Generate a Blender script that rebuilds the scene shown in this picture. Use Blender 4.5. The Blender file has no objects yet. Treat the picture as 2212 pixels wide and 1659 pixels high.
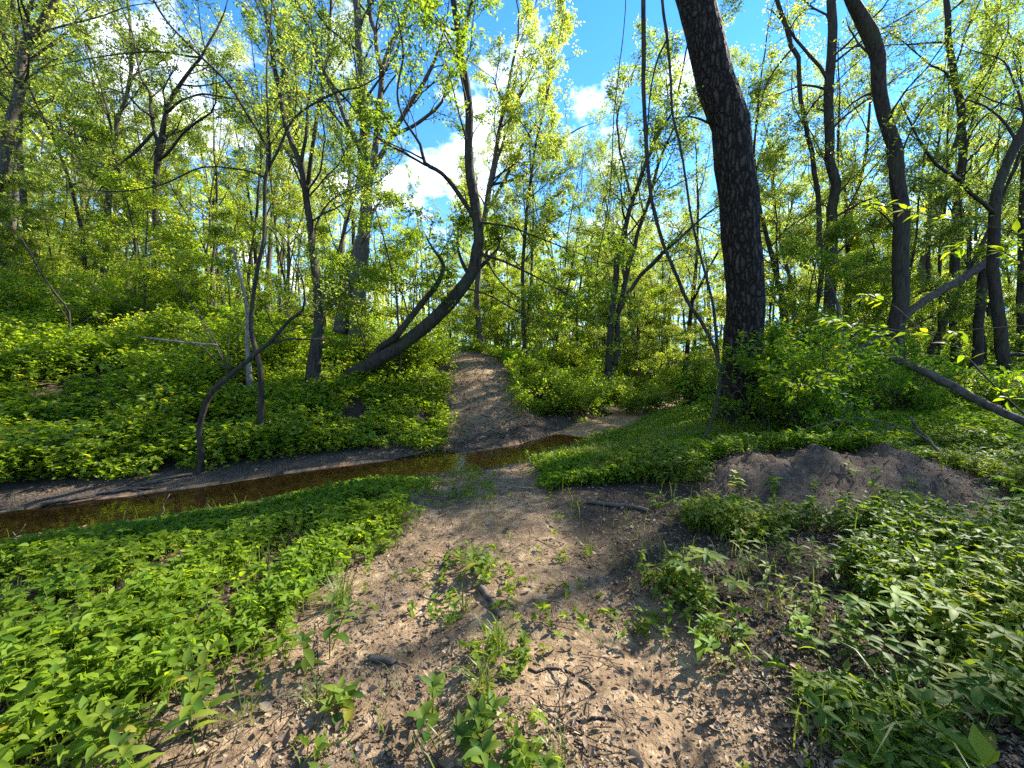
import bpy, math
import numpy as np
from mathutils import Vector, Matrix

# ------------------------------------------------------------------ camera, world, sun, exposure
SC = bpy.context.scene
COL = SC.collection
F = 390.0                       # focal length in pixels of a 1024 wide picture
CAM = np.array([0.0, 0.0, 1.55])
PITCH = math.atan2(28, F)       # horizon a little above the middle of the frame
cd = bpy.data.cameras.new("camera"); cam = bpy.data.objects.new("camera", cd); COL.objects.link(cam)
cd.sensor_width = 36.0; cd.lens = 36.0 * F / 1024.0
cd.clip_start = 0.05; cd.clip_end = 2000
cam.location = CAM; cam.rotation_euler = (math.pi / 2 - PITCH, 0, 0)
SC.camera = cam
SUN_EL, SUN_AZ = math.radians(36), math.radians(58)
SUN = np.array([math.cos(SUN_EL) * math.sin(SUN_AZ), math.cos(SUN_EL) * math.cos(SUN_AZ), math.sin(SUN_EL)])
W = bpy.data.worlds.new("World"); SC.world = W; W.use_nodes = True
nt = W.node_tree; nd = nt.nodes; lk = nt.links
for n in list(nd): nd.remove(n)
def N(tree, t, **kw):
    n = tree.nodes.new(t)
    for k, v in kw.items():
        if k.startswith('i_'): n.inputs[k[2:].replace('_', ' ')].default_value = v
        else: setattr(n, k, v)
    return n
out = N(nt, 'ShaderNodeOutputWorld'); bg = N(nt, 'ShaderNodeBackground'); bg.inputs['Strength'].default_value = 0.118
sky = N(nt, 'ShaderNodeTexSky', sky_type='NISHITA', sun_disc=False, sun_elevation=SUN_EL, sun_rotation=SUN_AZ,
        air_density=1.0, dust_density=0.0, ozone_density=2.5)
tc = N(nt, 'ShaderNodeTexCoord'); sep = N(nt, 'ShaderNodeSeparateXYZ')
lk.new(tc.outputs['Generated'], sep.inputs[0])
mz = N(nt, 'ShaderNodeMath', operation='MAXIMUM'); mz.inputs[1].default_value = 0.0; lk.new(sep.outputs['Z'], mz.inputs[0])
ad = N(nt, 'ShaderNodeMath', operation='ADD'); ad.inputs[1].default_value = 0.35; lk.new(mz.outputs[0], ad.inputs[0])
dx = N(nt, 'ShaderNodeMath', operation='DIVIDE'); lk.new(sep.outputs['X'], dx.inputs[0]); lk.new(ad.outputs[0], dx.inputs[1])
dy = N(nt, 'ShaderNodeMath', operation='DIVIDE'); lk.new(sep.outputs['Y'], dy.inputs[0]); lk.new(ad.outputs[0], dy.inputs[1])
cb = N(nt, 'ShaderNodeCombineXYZ'); lk.new(dx.outputs[0], cb.inputs[0]); lk.new(dy.outputs[0], cb.inputs[1])
nz = N(nt, 'ShaderNodeTexNoise'); nz.inputs['Scale'].default_value = 3.4; nz.inputs['Detail'].default_value = 9; nz.inputs['Roughness'].default_value = 0.62
mp = N(nt, 'ShaderNodeMapping'); mp.inputs['Location'].default_value = (1.73, 0.4, 0.0); lk.new(cb.outputs[0], mp.inputs[0]); lk.new(mp.outputs[0], nz.inputs['Vector'])
rp = N(nt, 'ShaderNodeValToRGB'); rp.color_ramp.elements[0].position = 0.515; rp.color_ramp.elements[1].position = 0.665
xs = N(nt, 'ShaderNodeMapRange'); xs.inputs[1].default_value = .25; xs.inputs[2].default_value = .75; xs.inputs[3].default_value = 0; xs.inputs[4].default_value = -.085; lk.new(sep.outputs['X'], xs.inputs[0])
sm_ = N(nt, 'ShaderNodeMath', operation='ADD'); lk.new(nz.outputs['Fac'], sm_.inputs[0]); lk.new(xs.outputs[0], sm_.inputs[1]); lk.new(sm_.outputs[0], rp.inputs[0])
hs = N(nt, 'ShaderNodeHueSaturation'); hs.inputs['Saturation'].default_value = 1.3; hs.inputs['Value'].default_value = 0.85
lk.new(sky.outputs[0], hs.inputs['Color'])
mx = N(nt, 'ShaderNodeMixRGB'); lk.new(rp.outputs[0], mx.inputs[0]); vm = N(nt, 'ShaderNodeVectorMath', operation='MINIMUM'); lk.new(hs.outputs[0], vm.inputs[0]); vm.inputs[1].default_value = (1.7, 3.5, 6.8); lk.new(vm.outputs[0], mx.inputs[1]); mx.inputs[2].default_value = (7.2, 7.4, 7.8, 1)
lk.new(mx.outputs[0], bg.inputs[0]); lk.new(bg.outputs[0], out.inputs[0])
sl = bpy.data.lights.new("sun", 'SUN'); sl.energy = 5.0; sl.angle = math.radians(0.5); sl.color = (1.0, 0.95, 0.84)
so = bpy.data.objects.new("sun", sl); COL.objects.link(so)
so.rotation_euler = Vector(SUN).to_track_quat('Z', 'Y').to_euler(); so.location = (20, 15, 30)
SC.view_settings.view_transform = 'Standard'; SC.view_settings.look = 'None'
SC.view_settings.exposure = 1.95; SC.view_settings.gamma = 1
SC.cycles.max_bounces = 8; SC.cycles.diffuse_bounces = 4; SC.cycles.glossy_bounces = 3
SC.cycles.transmission_bounces = 4; SC.cycles.transparent_max_bounces = 8
SC.cycles.caustics_reflective = False; SC.cycles.caustics_refractive = False
SC.cycles.sample_clamp_indirect = 6
SC.cycles.use_denoising = False

# ------------------------------------------------------------------ pixel helpers (S: 2212 wide reference reading -> 1024)
S = 1024.0 / 2212.0
cp, sp = math.cos(PITCH), math.sin(PITCH)
def ray(X, Y):
    a = (X * S - 512) / F; b = (384 - Y * S) / F
    return np.array([a, cp + b * sp, -sp + b * cp])
def P(X, Y, dist):
    d = ray(X, Y); return CAM + d * (dist / d[1])
def nrm(v):
    v = np.asarray(v, float); return v / (np.linalg.norm(v, axis=-1, keepdims=True) + 1e-9)

# ------------------------------------------------------------------ terrain
def _h(i, j, seed):
    n = (i.astype(np.int64) * 374761393 + j.astype(np.int64) * 668265263 + seed * 974634777) & 0xffffffff
    n = ((n ^ (n >> 13)) * 1274126177) & 0xffffffff
    return ((n ^ (n >> 16)) & 0xffff) / 65535.0
def vnoise(x, y, seed=0):
    xi = np.floor(x); yi = np.floor(y); fx = x - xi; fy = y - yi
    fx = fx * fx * (3 - 2 * fx); fy = fy * fy * (3 - 2 * fy)
    xi = xi.astype(np.int64); yi = yi.astype(np.int64)
    return (_h(xi, yi, seed) * (1 - fx) + _h(xi + 1, yi, seed) * fx) * (1 - fy) + (_h(xi, yi + 1, seed) * (1 - fx) + _h(xi + 1, yi + 1, seed) * fx) * fy
def fbm(x, y, seed=0, o=3):
    s = 0; a = 0.5; t = 0
    for k in range(o):
        s = s + a * vnoise(x * 2 ** k, y * 2 ** k, seed + k); t += a; a *= 0.5
    return s / t - 0.5
def sst(a, b, x):
    t = np.clip((x - a) / (b - a), 0, 1); return t * t * (3 - 2 * t)
STREAM = np.array([(-60, -38), (-20, -7), (-9, 2.0), (-5.75, 4.4), (-4.35, 5.15), (-2.5, 6.4), (-0.7, 7.1), (0.55, 8.0), (2.3, 10.3), (5, 14), (9, 19), (20, 32), (60, 80)], float)
PATH = np.array([(0.3, -6), (0.25, 1), (0.05, 3), (-0.3, 5), (-0.55, 7), (-0.68, 9.2), (-0.9, 11), (-1.25, 14), (-2.1, 17), (-4.5, 21), (-9, 26), (-16, 30)], float)
def polydist(x, y, pl):
    best = np.full(x.shape, 1e9); sg = np.zeros(x.shape); cx = np.zeros(x.shape)
    for (ax, ay), (bx, by) in zip(pl[:-1], pl[1:]):
        ux, uy = bx - ax, by - ay; L2 = ux * ux + uy * uy
        t = np.clip(((x - ax) * ux + (y - ay) * uy) / L2, 0, 1)
        px, py = ax + ux * t, ay + uy * t
        d = np.hypot(x - px, y - py); s = np.sign(ux * (y - ay) - uy * (x - ax))
        m = d < best; best = np.where(m, d, best); sg = np.where(m, s, sg); cx = np.where(m, px, cx)
    return best, sg, cx
WATER_Z = -0.385
def terrain(x, y, fine=True):
    x = np.asarray(x, float); y = np.asarray(y, float)
    d, s, cx = polydist(x, y, STREAM); pd, ps, pcx = polydist(x, y, PATH)
    sd = d * s + 0.12 * fbm(x * 1.3, y * 1.3, 5)
    bed = -0.56 + 0.28 * sst(0.6, 2.2, cx)
    # near side plain
    plain = 0.035 * np.maximum(0, x - 2) + 0.02 * np.maximum(0, y - 6) * sst(1, 4, x) + 0.10 * sst(0.6, 2.5, x) * (1 - sst(5, 9, y))
    plain = plain + 0.06 * sst(0.5, 2.5, -x) * (1 - sst(4, 7, y))
    mm = np.exp(-(((x - 3.45) / 1.35) ** 4) - (((y - 4.25) / np.where(y < 4.25, 0.48, .85)) ** 2))
    mound = 0.33 * mm
    zn = bed + (-0.37 - bed) * sst(0.42, 0.62, -sd) + (plain + 0.37) * np.clip((-sd - .62) / 2.3, 0, 1) + mound
    # far side bank and terrace
    beach = bed + (-0.36 - bed) * sst(0.42, 0.62, sd) + .12 * sst(.62, 1.2, sd)
    left = sst(1.2, -1.2, cx - 0.0)
    topz = 1.45 * left + 1.15 * (1 - left)
    b0 = 1.2 * left + 2.3 * (1 - left); b1 = 6.2 * left + 5.0 * (1 - left)
    tb = np.clip((sd - b0) / (b1 - b0), 0, 1); tb = tb * 0.55 + 0.45 * tb * tb * (3 - 2 * tb)
    zf = beach + (topz + 0.24) * tb + 0.035 * np.clip(sd - b1, 0, 12)
    hl = np.maximum(0, -x - 3.5 - 0.10 * y)
    zf = zf + sst(4, 12, sd) * (0.13 * np.minimum(hl, 14) + 0.30 * np.clip(hl - 14, 0, 40) + 0.05 * np.clip(y - 20, 0, 40) * sst(2, 12, hl))
    ramp = np.interp(y, [7.2, 8.3, 9.2, 10.1, 11, 12, 13, 14, 15.5, 18, 22, 30], [-0.45, -0.34, -0.24, 0.0, 0.32, 0.66, 0.96, 1.20, 1.45, 1.72, 2.0, 2.4])
    pw = sst(1.9, 0.95, pd)
    zf = zf * (1 - pw) + np.where(sd > 0.6, np.minimum(ramp, zf + 1.0), zf) * pw
    z = np.where(sd > 0, zf, zn)
    if fine:
        tr = sst(1.5, 0.2, pd)
        z = z + 0.05 * fbm(x * 0.9, y * 0.9, 11) + 0.035 * fbm(x * 3.1, y * 3.1, 21) * 1.0 + 0.016 * fbm(x * 11, y * 11, 31) * np.where(np.hypot(x, y) < 14, 1, 0)
        z = z + mm * (0.26 * fbm(x * 2.6, y * 2.6, 61) + .22 * np.abs(fbm(x * 7, y * 7, 63)) + .09 * fbm(x * 18, y * 18, 65) - .04)
        z = z + np.where(np.hypot(x, y) > 14, 0.25 * fbm(x * 0.3, y * 0.3, 41), 0)
        z = z - 0.05 * np.exp(-((pd - 0.55) / 0.2) ** 2) * (np.abs(sd) > 1) + .025 * tr * (sd > 1) * fbm(x * 3, y * 6, 23) + .02 * tr * fbm(x * 7, y * 7, 25)
    return z
def dirtmask(x, y):
    d, s, cx = polydist(x, y, STREAM); pd, ps, pcx = polydist(x, y, PATH); sd = d * s
    wid = np.interp(y, [-2, 1.3, 3, 4.5, 6, 8.5, 9.5, 12, 15, 18], [1.5, 1.4, 0.98, .8, .85, 1.0, .9, .8, .9, .7])
    off = np.interp(y, [0, 1.4, 2.2, 3.2, 5, 8], [-0.4, -0.42, -0.36, -0.26, -0.1, 0.0])
    e = pd * 1.0
    cxp = np.interp(y, PATH[:, 1], PATH[:, 0]); e = np.abs(x - cxp - off)
    m = sst(wid + 0.32, wid - 0.32, e + 0.75 * fbm(x * 1.5, y * 1.5, 71, 4) * sst(9, 7, y) + 0.4 * fbm(x * 5, y * 5, 72, 3))
    mm = np.exp(-(((x - 3.4) / 1.35) ** 4) - (((y - 3.85) / 0.58) ** 2))
    mo = sst(0.30, 0.5, mm + 0.25 * fbm(x * 2.5, y * 2.5, 81))
    gr = sst(1.25, 0.85, np.abs(sd - 0.15 - 0.25 * sst(-2, 1, cx)) + 0.3 * fbm(x * 2, y * 2, 91))
    # dry gravel strip running off to the right on the far side of the stream
    g2 = sst(0.8, 0.45, np.abs(sd - 0.9) + 0.3 * fbm(x * 2, y * 2, 95)) * sst(-2.5, -1, x) * sst(3.6, 2.4, cx)
    return m, np.maximum(gr * sst(3.2, 1.6, cx), g2), mo
def G(X, Y, far=60):
    d = ray(X, Y); d = d / d[1]
    t = np.concatenate([np.arange(0.8, 12, 0.02), np.arange(12, far, 0.1)])
    p = CAM[None] + d[None] * t[:, None]
    zz = terrain(p[:, 0], p[:, 1]); k = np.where(p[:, 2] <= zz)[0]
    if len(k) == 0: return p[-1]
    q = p[k[0]].copy(); q[2] = zz[k[0]]; return q
def gz(x, y): return float(terrain(np.array([x]), np.array([y]))[0])

# ------------------------------------------------------------------ mesh collecting
class Geo:
    def __init__(s): s.v = []; s.q = []; s.t = []; s.rv = []; s.n = 0; s.uv = []
    def add(s, v, q=None, t=None, r=0.5):
        v = np.asarray(v, np.float32).reshape(-1, 3)
        if q is not None and len(q): s.q.append(np.asarray(q, np.int32).reshape(-1, 4) + s.n)
        if t is not None and len(t): s.t.append(np.asarray(t, np.int32).reshape(-1, 3) + s.n)
        s.v.append(v); s.rv.append(np.broadcast_to(np.asarray(r, np.float32), (len(v),)).astype(np.float32)); s.n += len(v)
    def mesh(s, name, mat, smooth=False, origin=None):
        v = np.concatenate(s.v)
        if origin is not None: v = v - np.asarray(origin, np.float32)
        q = np.concatenate(s.q) if s.q else np.zeros((0, 4), np.int32); t = np.concatenate(s.t) if s.t else np.zeros((0, 3), np.int32)
        me = bpy.data.meshes.new(name)
        me.vertices.add(len(v)); me.vertices.foreach_set('co', v.astype(np.float32).ravel())
        nl = q.size + t.size; npoly = len(q) + len(t)
        me.loops.add(nl); me.loops.foreach_set('vertex_index', np.concatenate([q.ravel(), t.ravel()]).astype(np.int32))
        me.polygons.add(npoly)
        st = np.concatenate([np.arange(len(q)) * 4, q.size + np.arange(len(t)) * 3]).astype(np.int32)
        me.polygons.foreach_set('loop_start', st)
        if smooth: me.polygons.foreach_set('use_smooth', np.ones(npoly, bool))
        a = me.attributes.new('rnd', 'FLOAT', 'POINT'); a.data.foreach_set('value', np.concatenate(s.rv))
        me.materials.append(mat); me.update(calc_edges=True); return me
    def obj(s, name, mat, parent=None, origin=None, smooth=False):
        o = bpy.data.objects.new(name, s.mesh(name, mat, smooth, origin)); COL.objects.link(o)
        if parent is not None: o.parent = parent
        elif origin is not None: o.location = origin
        return o
def pieces(geo, name, mat, parent, origin):
    if len(geo.v) > 16: return geo.obj(name + 's', mat, parent, origin)
    k = 0; qs = list(geo.q); ts = list(geo.t)
    for v, rv in zip(geo.v, geo.rv):
        g = Geo(); sel_ = lambda L: [a - k for a in L if len(a) and a.min() >= k and a.max() < k + len(v)]
        q = sel_(qs); t = sel_(ts); g.add(v, np.concatenate(q) if q else None, np.concatenate(t) if t else None, rv); g.obj(name, mat, parent, origin); k += len(v)
def tag(o, label=None, cat=None, group=None, kind=None):
    if label: o['label'] = label
    if cat: o['category'] = cat
    if group: o['group'] = group
    if kind: o['kind'] = kind
    return o
def empty(name, loc, label, cat, group=None):
    o = bpy.data.objects.new(name, None); COL.objects.link(o); o.location = loc; o.empty_display_size = 0.2
    return tag(o, label, cat, group)
def copy_tree(root, loc, rz, sc, label, group, tilt=(0, 0)):
    r = root.copy(); COL.objects.link(r); r.location = loc; r.rotation_euler = (tilt[0], tilt[1], rz); r.scale = (sc, sc, sc)
    r['label'] = label; r['group'] = group
    for ch in list(root.children):
        c = ch.copy(); COL.objects.link(c); c.parent = r
    return r

def resample(pts, rad, step):
    pts = np.asarray(pts, float); rad = np.asarray(rad, float)
    n = len(pts)
    if n < 2: return pts, rad
    ext = np.vstack([2 * pts[0] - pts[1], pts, 2 * pts[-1] - pts[-2]])
    op = []; orr = []
    for i in range(n - 1):
        p0, p1, p2, p3 = ext[i], ext[i + 1], ext[i + 2], ext[i + 3]
        k = max(2, int(np.linalg.norm(p2 - p1) / step) + 1)
        t = np.linspace(0, 1, k, endpoint=False)[:, None]
        op.append(0.5 * ((2 * p1) + (-p0 + p2) * t + (2 * p0 - 5 * p1 + 4 * p2 - p3) * t ** 2 + (-p0 + 3 * p1 - 3 * p2 + p3) * t ** 3))
        orr.append(rad[i] + (rad[i + 1] - rad[i]) * t[:, 0])
    op.append(pts[-1:]); orr.append(rad[-1:])
    return np.vstack(op), np.concatenate(orr)
def tube(geo, pts, rad, sides=6, rough=0.0, rng=None, cap=True, r=0.5):
    pts = np.asarray(pts, float); rad = np.asarray(rad, float); n = len(pts)
    T = nrm(np.gradient(pts, axis=0))
    mean = nrm(pts[-1] - pts[0])
    ref = np.array([1.0, 0, 0]) if abs(mean[0]) < 0.8 else np.array([0, 0, 1.0])
    U = nrm(np.cross(T, ref)); V = np.cross(T, U)
    a = np.linspace(0, 2 * np.pi, sides, endpoint=False)
    R = rad[:, None] * np.ones(sides)[None]
    if rough and rng is not None:
        lobes = 1 + rough * np.interp(np.arange(sides), np.arange(sides), rng.normal(0, 1, sides))[None]
        R = R * lobes * (1 + rough * 0.6 * rng.normal(0, 1, (n, sides)))
    v = pts[:, None] + R[..., None] * (np.cos(a)[None, :, None] * U[:, None] + np.sin(a)[None, :, None] * V[:, None])
    i = np.arange(n - 1)[:, None] * sides; j = np.arange(sides)[None]; j2 = (j + 1) % sides
    q = np.stack([i + j, i + j2, i + sides + j2, i + sides + j], -1).reshape(-1, 4)
    v = v.reshape(-1, 3)
    if cap:
        v = np.vstack([v, pts[-1] + T[-1] * rad[-1] * 0.3, pts[0]])
        k = n * sides; jj = np.arange(sides)
        t = np.vstack([np.stack([(n - 1) * sides + jj, (n - 1) * sides + (jj + 1) % sides, np.full(sides, k)], -1),
                       np.stack([(jj + 1) % sides, jj, np.full(sides, k + 1)], -1)])
        geo.add(v, q, t, r)
    else: geo.add(v, q, None, r)
def wander(rng, p, d, L, n, wob, trop):
    pts = [np.array(p, float)]; d = nrm(np.array(d, float)); st = L / n
    for k in range(n):
        d = d + rng.normal(0, wob, 3); d[2] += trop; d = d / np.linalg.norm(d)
        pts.append(pts[-1] + d * st)
    return np.array(pts)
def sprout(rng, geo, lp, path, rad, lev, maxlev, n, t0, ratio, wob=0.16, trop=0.05, ang=(0.5, 1.1), minr=0.003, tips=True, sides=4, lmax=9.0, flat=0.0):
    """children along a branch, recursively; leaf points are collected on the last level"""
    L = np.sum(np.linalg.norm(np.diff(path, axis=0), axis=1)); m = len(path)
    for k in range(n):
        t = t0 + (1 - t0) * ((k + rng.uniform(0.1, 0.9)) / n)
        f = t * (m - 1); i = min(int(f), m - 2); p = path[i] + (path[i + 1] - path[i]) * (f - i)
        T = nrm(path[i + 1] - path[i]); r0 = rad[i] + (rad[min(i + 1, m - 1)] - rad[i]) * (f - i)
        a = rng.normal(0, 1, 3); a[2] *= (1 - flat); a = a - T * a.dot(T); a = nrm(a)
        an = rng.uniform(*ang); d = T * math.cos(an) + a * math.sin(an); d[2] = d[2] * (1 - flat) + 0.12 * (1 - flat)
        cl = min(lmax, max(0.25, L * ratio * (1.15 - 0.65 * t) * rng.uniform(0.6, 1.25)))
        cr = max(minr, min(r0 * rng.uniform(0.4, 0.62), 0.014 * cl + .003))
        ns = 5 if lev < maxlev else 4
        cpth = wander(rng, p, d, cl, ns, wob, trop); crad = np.linspace(cr, max(minr * 0.6, cr * 0.3), ns + 1)
        tube(geo, cpth, crad, sides if lev < maxlev else 3, cap=False)
        if lev < maxlev:
            sprout(rng, geo, lp, cpth, crad, lev + 1, maxlev, max(3, int(n * 0.72)), 0.25, ratio * 1.0, wob * 1.1, trop, ang, minr, tips, sides, lmax, flat)
        else:
            tt = np.sort(rng.uniform(0.25, 1.0, 5)); ff = tt * ns; ii = np.minimum(ff.astype(int), ns - 1)
            pp = cpth[ii] + (cpth[ii + 1] - cpth[ii]) * (ff - ii)[:, None]
            lp.append(np.hstack([pp, np.repeat(nrm(cpth[-1] - cpth[0])[None], len(pp), 0)]))
def leaves_at(rng, geo, lp, per, L, spread, droop=0.35, keep=1.0, wr=0.5):
    """small folded leaves around the collected twig points"""
    if not lp: return
    A = np.vstack(lp)
    if keep < 1: A = A[rng.random(len(A)) < keep]
    A = np.repeat(A, per, 0); n = len(A)
    p = A[:, :3] + rng.normal(0, spread, (n, 3)) * np.array([1, 1, .6])
    ax = nrm(A[:, 3:] * 0.5 + rng.normal(0, 0.8, (n, 3)) * np.array([1, 1, 0.55]) + np.array([0, 0, -droop]))
    up = nrm(np.array([0, 0, 1.0]) + rng.normal(0, 0.55, (n, 3)))
    rhomb(rng, geo, p, ax, up, L * rng.uniform(0.55, 1.25, n), wr)
def rhomb(rng, geo, p, ax, up, L, wr=0.5):
    n = len(p); s = nrm(np.cross(ax, up)); nn = np.cross(s, ax); L = L[:, None]
    a = p; b = p + ax * L * 0.45 + s * L * wr * 0.5 + nn * L * 0.08; c = p + ax * L - nn * L * 0.10; d = p + ax * L * 0.45 - s * L * wr * 0.5 + nn * L * 0.08
    v = np.stack([a, b, c, d], 1).reshape(-1, 3); i = np.arange(n)[:, None] * 4
    t = np.stack([i + 0, i + 1, i + 2, i + 0, i + 2, i + 3], -1).reshape(-1, 3)
    geo.add(v, None, t, np.repeat(rng.random(n), 4))
def leaf8(rng, geo, p, ax, up, L, wr=0.45, curl=0.25, fold=0.18, r=None):
    """leaf blade with midrib fold, curved tip"""
    n = len(p); s = nrm(np.cross(ax, up)); nn = np.cross(s, ax); L = np.asarray(L)[:, None] * np.ones((n, 1))
    cu = curl * rng.uniform(0.4, 1.6, (n, 1)); w = L * wr
    def M(t): return p + ax * L * t - nn * L * cu * t * t
    tt = [0.3, 0.65]; pr = [0.5, 0.40]
    rows = []
    for t, k in zip(tt, pr):
        m = M(t); rows += [m + s * w * k + nn * w * fold, m, m - s * w * k + nn * w * fold]
    v = np.stack([p] + rows + [M(1.0)], 1).reshape(-1, 3); i = np.arange(n)[:, None] * 8
    t = np.concatenate([i + np.array([0, 1, 2]), i + np.array([0, 2, 3]), i + np.array([4, 7, 5]), i + np.array([5, 7, 6])], 1).reshape(-1, 3)
    q = np.concatenate([i + np.array([1, 4, 5, 2]), i + np.array([2, 5, 6, 3])], 1).reshape(-1, 4)
    rr = rng.random(n) if r is None else r
    geo.add(v, q, t, np.repeat(rr, 8))
def blades(rng, geo, base, az, H, lean, w, r=None):
    """grass blades: tapering curved strips"""
    n = len(base); d = np.stack([np.cos(az), np.sin(az), np.zeros(n)], -1); s = np.stack([-np.sin(az), np.cos(az), np.zeros(n)], -1)
    rows = []
    for t, k in ((0, 0.8), (0.4, 1.0), (0.75, 0.65)):
        c = base + d * (lean * H * t * t)[:, None]; c = c + np.stack([0 * H, 0 * H, H * (t - 0.35 * lean * t * t)], -1)
        rows += [c - s * (w * k)[:, None] * 0.5, c + s * (w * k)[:, None] * 0.5]
    c = base + d * (lean * H)[:, None] + np.stack([0 * H, 0 * H, H * (1 - 0.55 * lean)], -1)
    v = np.stack(rows + [c], 1).reshape(-1, 3); i = np.arange(n)[:, None] * 7
    q = np.concatenate([i + np.array([0, 1, 3, 2]), i + np.array([2, 3, 5, 4])], 1).reshape(-1, 4)
    t = (i + np.array([4, 5, 6])).reshape(-1, 3)
    geo.add(v, q, t, np.repeat(rng.random(n) if r is None else r, 7))

# ------------------------------------------------------------------ materials
def newmat(name):
    m = bpy.data.materials.new(name); m.use_nodes = True; t = m.node_tree
    for n in list(t.nodes): t.nodes.remove(n)
    return m, t, N(t, 'ShaderNodeOutputMaterial')
def ramp(t, stops, src):
    r = N(t, 'ShaderNodeValToRGB'); e = r.color_ramp.elements
    while len(e) < len(stops): e.new(0.5)
    for k, (p, c) in enumerate(stops): e[k].position = p; e[k].color = (*c, 1)
    t.links.new(src, r.inputs[0]); return r
def leafmat(name, lo, hi, tl, mixf=0.5, rough=0.42, spec=0.35, ov=0.35):
    m, t, o = newmat(name); L = t.links
    at = N(t, 'ShaderNodeAttribute', attribute_name='rnd'); oi = N(t, 'ShaderNodeObjectInfo')
    mid = tuple((a + b) / 2 for a, b in zip(lo, hi))
    r = ramp(t, [(0.0, lo), (0.5, mid), (.955, hi), (.985, (hi[0] * 1.7, hi[1] * 1.0, hi[2] * 1.5))], at.outputs['Fac'])
    h = N(t, 'ShaderNodeHueSaturation'); L.new(r.outputs[0], h.inputs['Color'])
    mr = N(t, 'ShaderNodeMapRange'); mr.inputs[3].default_value = 1 - ov; mr.inputs[4].default_value = 1 + ov * 0.8; L.new(oi.outputs['Random'], mr.inputs[0]); L.new(mr.outputs[0], h.inputs['Value'])
    mh = N(t, 'ShaderNodeMapRange'); mh.inputs[3].default_value = 0.515; mh.inputs[4].default_value = 0.482; L.new(oi.outputs['Random'], mh.inputs[0]); L.new(mh.outputs[0], h.inputs['Hue'])
    b = N(t, 'ShaderNodeBsdfPrincipled'); b.inputs['Roughness'].default_value = rough; b.inputs['Specular IOR Level'].default_value = spec
    L.new(h.outputs[0], b.inputs['Base Color'])
    k = N(t, 'ShaderNodeMixRGB', blend_type='MULTIPLY'); k.inputs[0].default_value = 1; L.new(h.outputs[0], k.inputs[1]); k.inputs[2].default_value = (*tl, 1)
    tr = N(t, 'ShaderNodeBsdfTranslucent'); L.new(k.outputs[0], tr.inputs['Color'])
    mx = N(t, 'ShaderNodeMixShader'); mx.inputs[0].default_value = mixf; L.new(b.outputs[0], mx.inputs[1]); L.new(tr.outputs[0], mx.inputs[2])
    L.new(mx.outputs[0], o.inputs[0]); return m
TL = (2.65, 2.55, 1.3)
M_CROWN = leafmat('spring_leaf', (.09, .135, .026), (.18, .225, .045), TL, .66)
M_SAP = leafmat('sapling_leaf', (.105, .165, .014), (.205, .26, .024), TL, .66)
M_SHRUB = leafmat('shrub_leaf', (.065, .12, .012), (.17, .235, .02), (2.6, 2.5, .8), .54)
M_COVER = leafmat('ground_cover_leaf', (.055, .12, .010), (.17, .235, .016), (2.6, 2.4, .7), .52, rough=.58, spec=.2, ov=0.0)
M_DARK = leafmat('herb_leaf', (.035, .09, .012), (.14, .19, .02), (2.5, 2.3, .7), .42, rough=0.58, spec=.2, ov=0.15)
M_GRASS = leafmat('grass_blade', (.07, .13, .014), (.17, .20, .03), (2.0, 2.0, .9), .42, ov=.15)
M_LITTER = leafmat('dry_leaf', (.075, .046, .028), (.38, .28, .19), (1, 1, 1), .12, rough=.7, spec=.2, ov=0.0)
def barkmat(name, lo, hi, scale=(9, 9, 1.6), bump=0.6, moss=0.0):
    m, t, o = newmat(name); L = t.links
    tcn = N(t, 'ShaderNodeTexCoord'); mpn = N(t, 'ShaderNodeMapping'); mpn.inputs['Scale'].default_value = scale; L.new(tcn.outputs['Object'], mpn.inputs[0])
    n1 = N(t, 'ShaderNodeTexNoise'); n1.inputs['Scale'].default_value = 2.2; n1.inputs['Detail'].default_value = 6; n1.inputs['Roughness'].default_value = .65; L.new(mpn.outputs[0], n1.inputs['Vector'])
    r = ramp(t, [(0.32, lo), (0.68, hi)], n1.outputs['Fac'])
    b = N(t, 'ShaderNodeBsdfPrincipled'); b.inputs['Roughness'].default_value = .85; b.inputs['Specular IOR Level'].default_value = .15
    bp = N(t, 'ShaderNodeBump'); bp.inputs['Strength'].default_value = bump; bp.inputs['Distance'].default_value = .04
    L.new(n1.outputs['Fac'], bp.inputs['Height']); L.new(bp.outputs[0], b.inputs['Normal'])
    col = r.outputs[0]
    if moss:
        n2 = N(t, 'ShaderNodeTexNoise'); n2.inputs['Scale'].default_value = 1.3; n2.inputs['Detail'].default_value = 5; L.new(tcn.outputs['Object'], n2.inputs['Vector'])
        r2 = ramp(t, [(.5, (0, 0, 0)), (.68, (moss, moss, moss))], n2.outputs['Fac'])
        mm_ = N(t, 'ShaderNodeMixRGB'); L.new(r2.outputs[0], mm_.inputs[0]); L.new(col, mm_.inputs[1]); mm_.inputs[2].default_value = (.07, .085, .03, 1); col = mm_.outputs[0]
    L.new(col, b.inputs['Base Color']); L.new(b.outputs[0], o.inputs[0]); return m
M_BARK = barkmat('dark_bark', (.018, .0135, .009), (.075, .058, .042), moss=.35)
M_BARKG = barkmat('grey_bark', (.05, .04, .03), (.15, .125, .095), moss=.3)
M_TWIG = barkmat('twig_bark', (.025, .019, .013), (.075, .057, .042), (3, 3, 3), .2)
M_PALE = barkmat('bare_dead_wood', (.11, .09, .07), (.26, .22, .175), (12, 12, 3), .4)
M_LOG = barkmat('weathered_log_wood', (.04, .031, .024), (.135, .11, .085), (5, 5, 5), .5)
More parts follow.
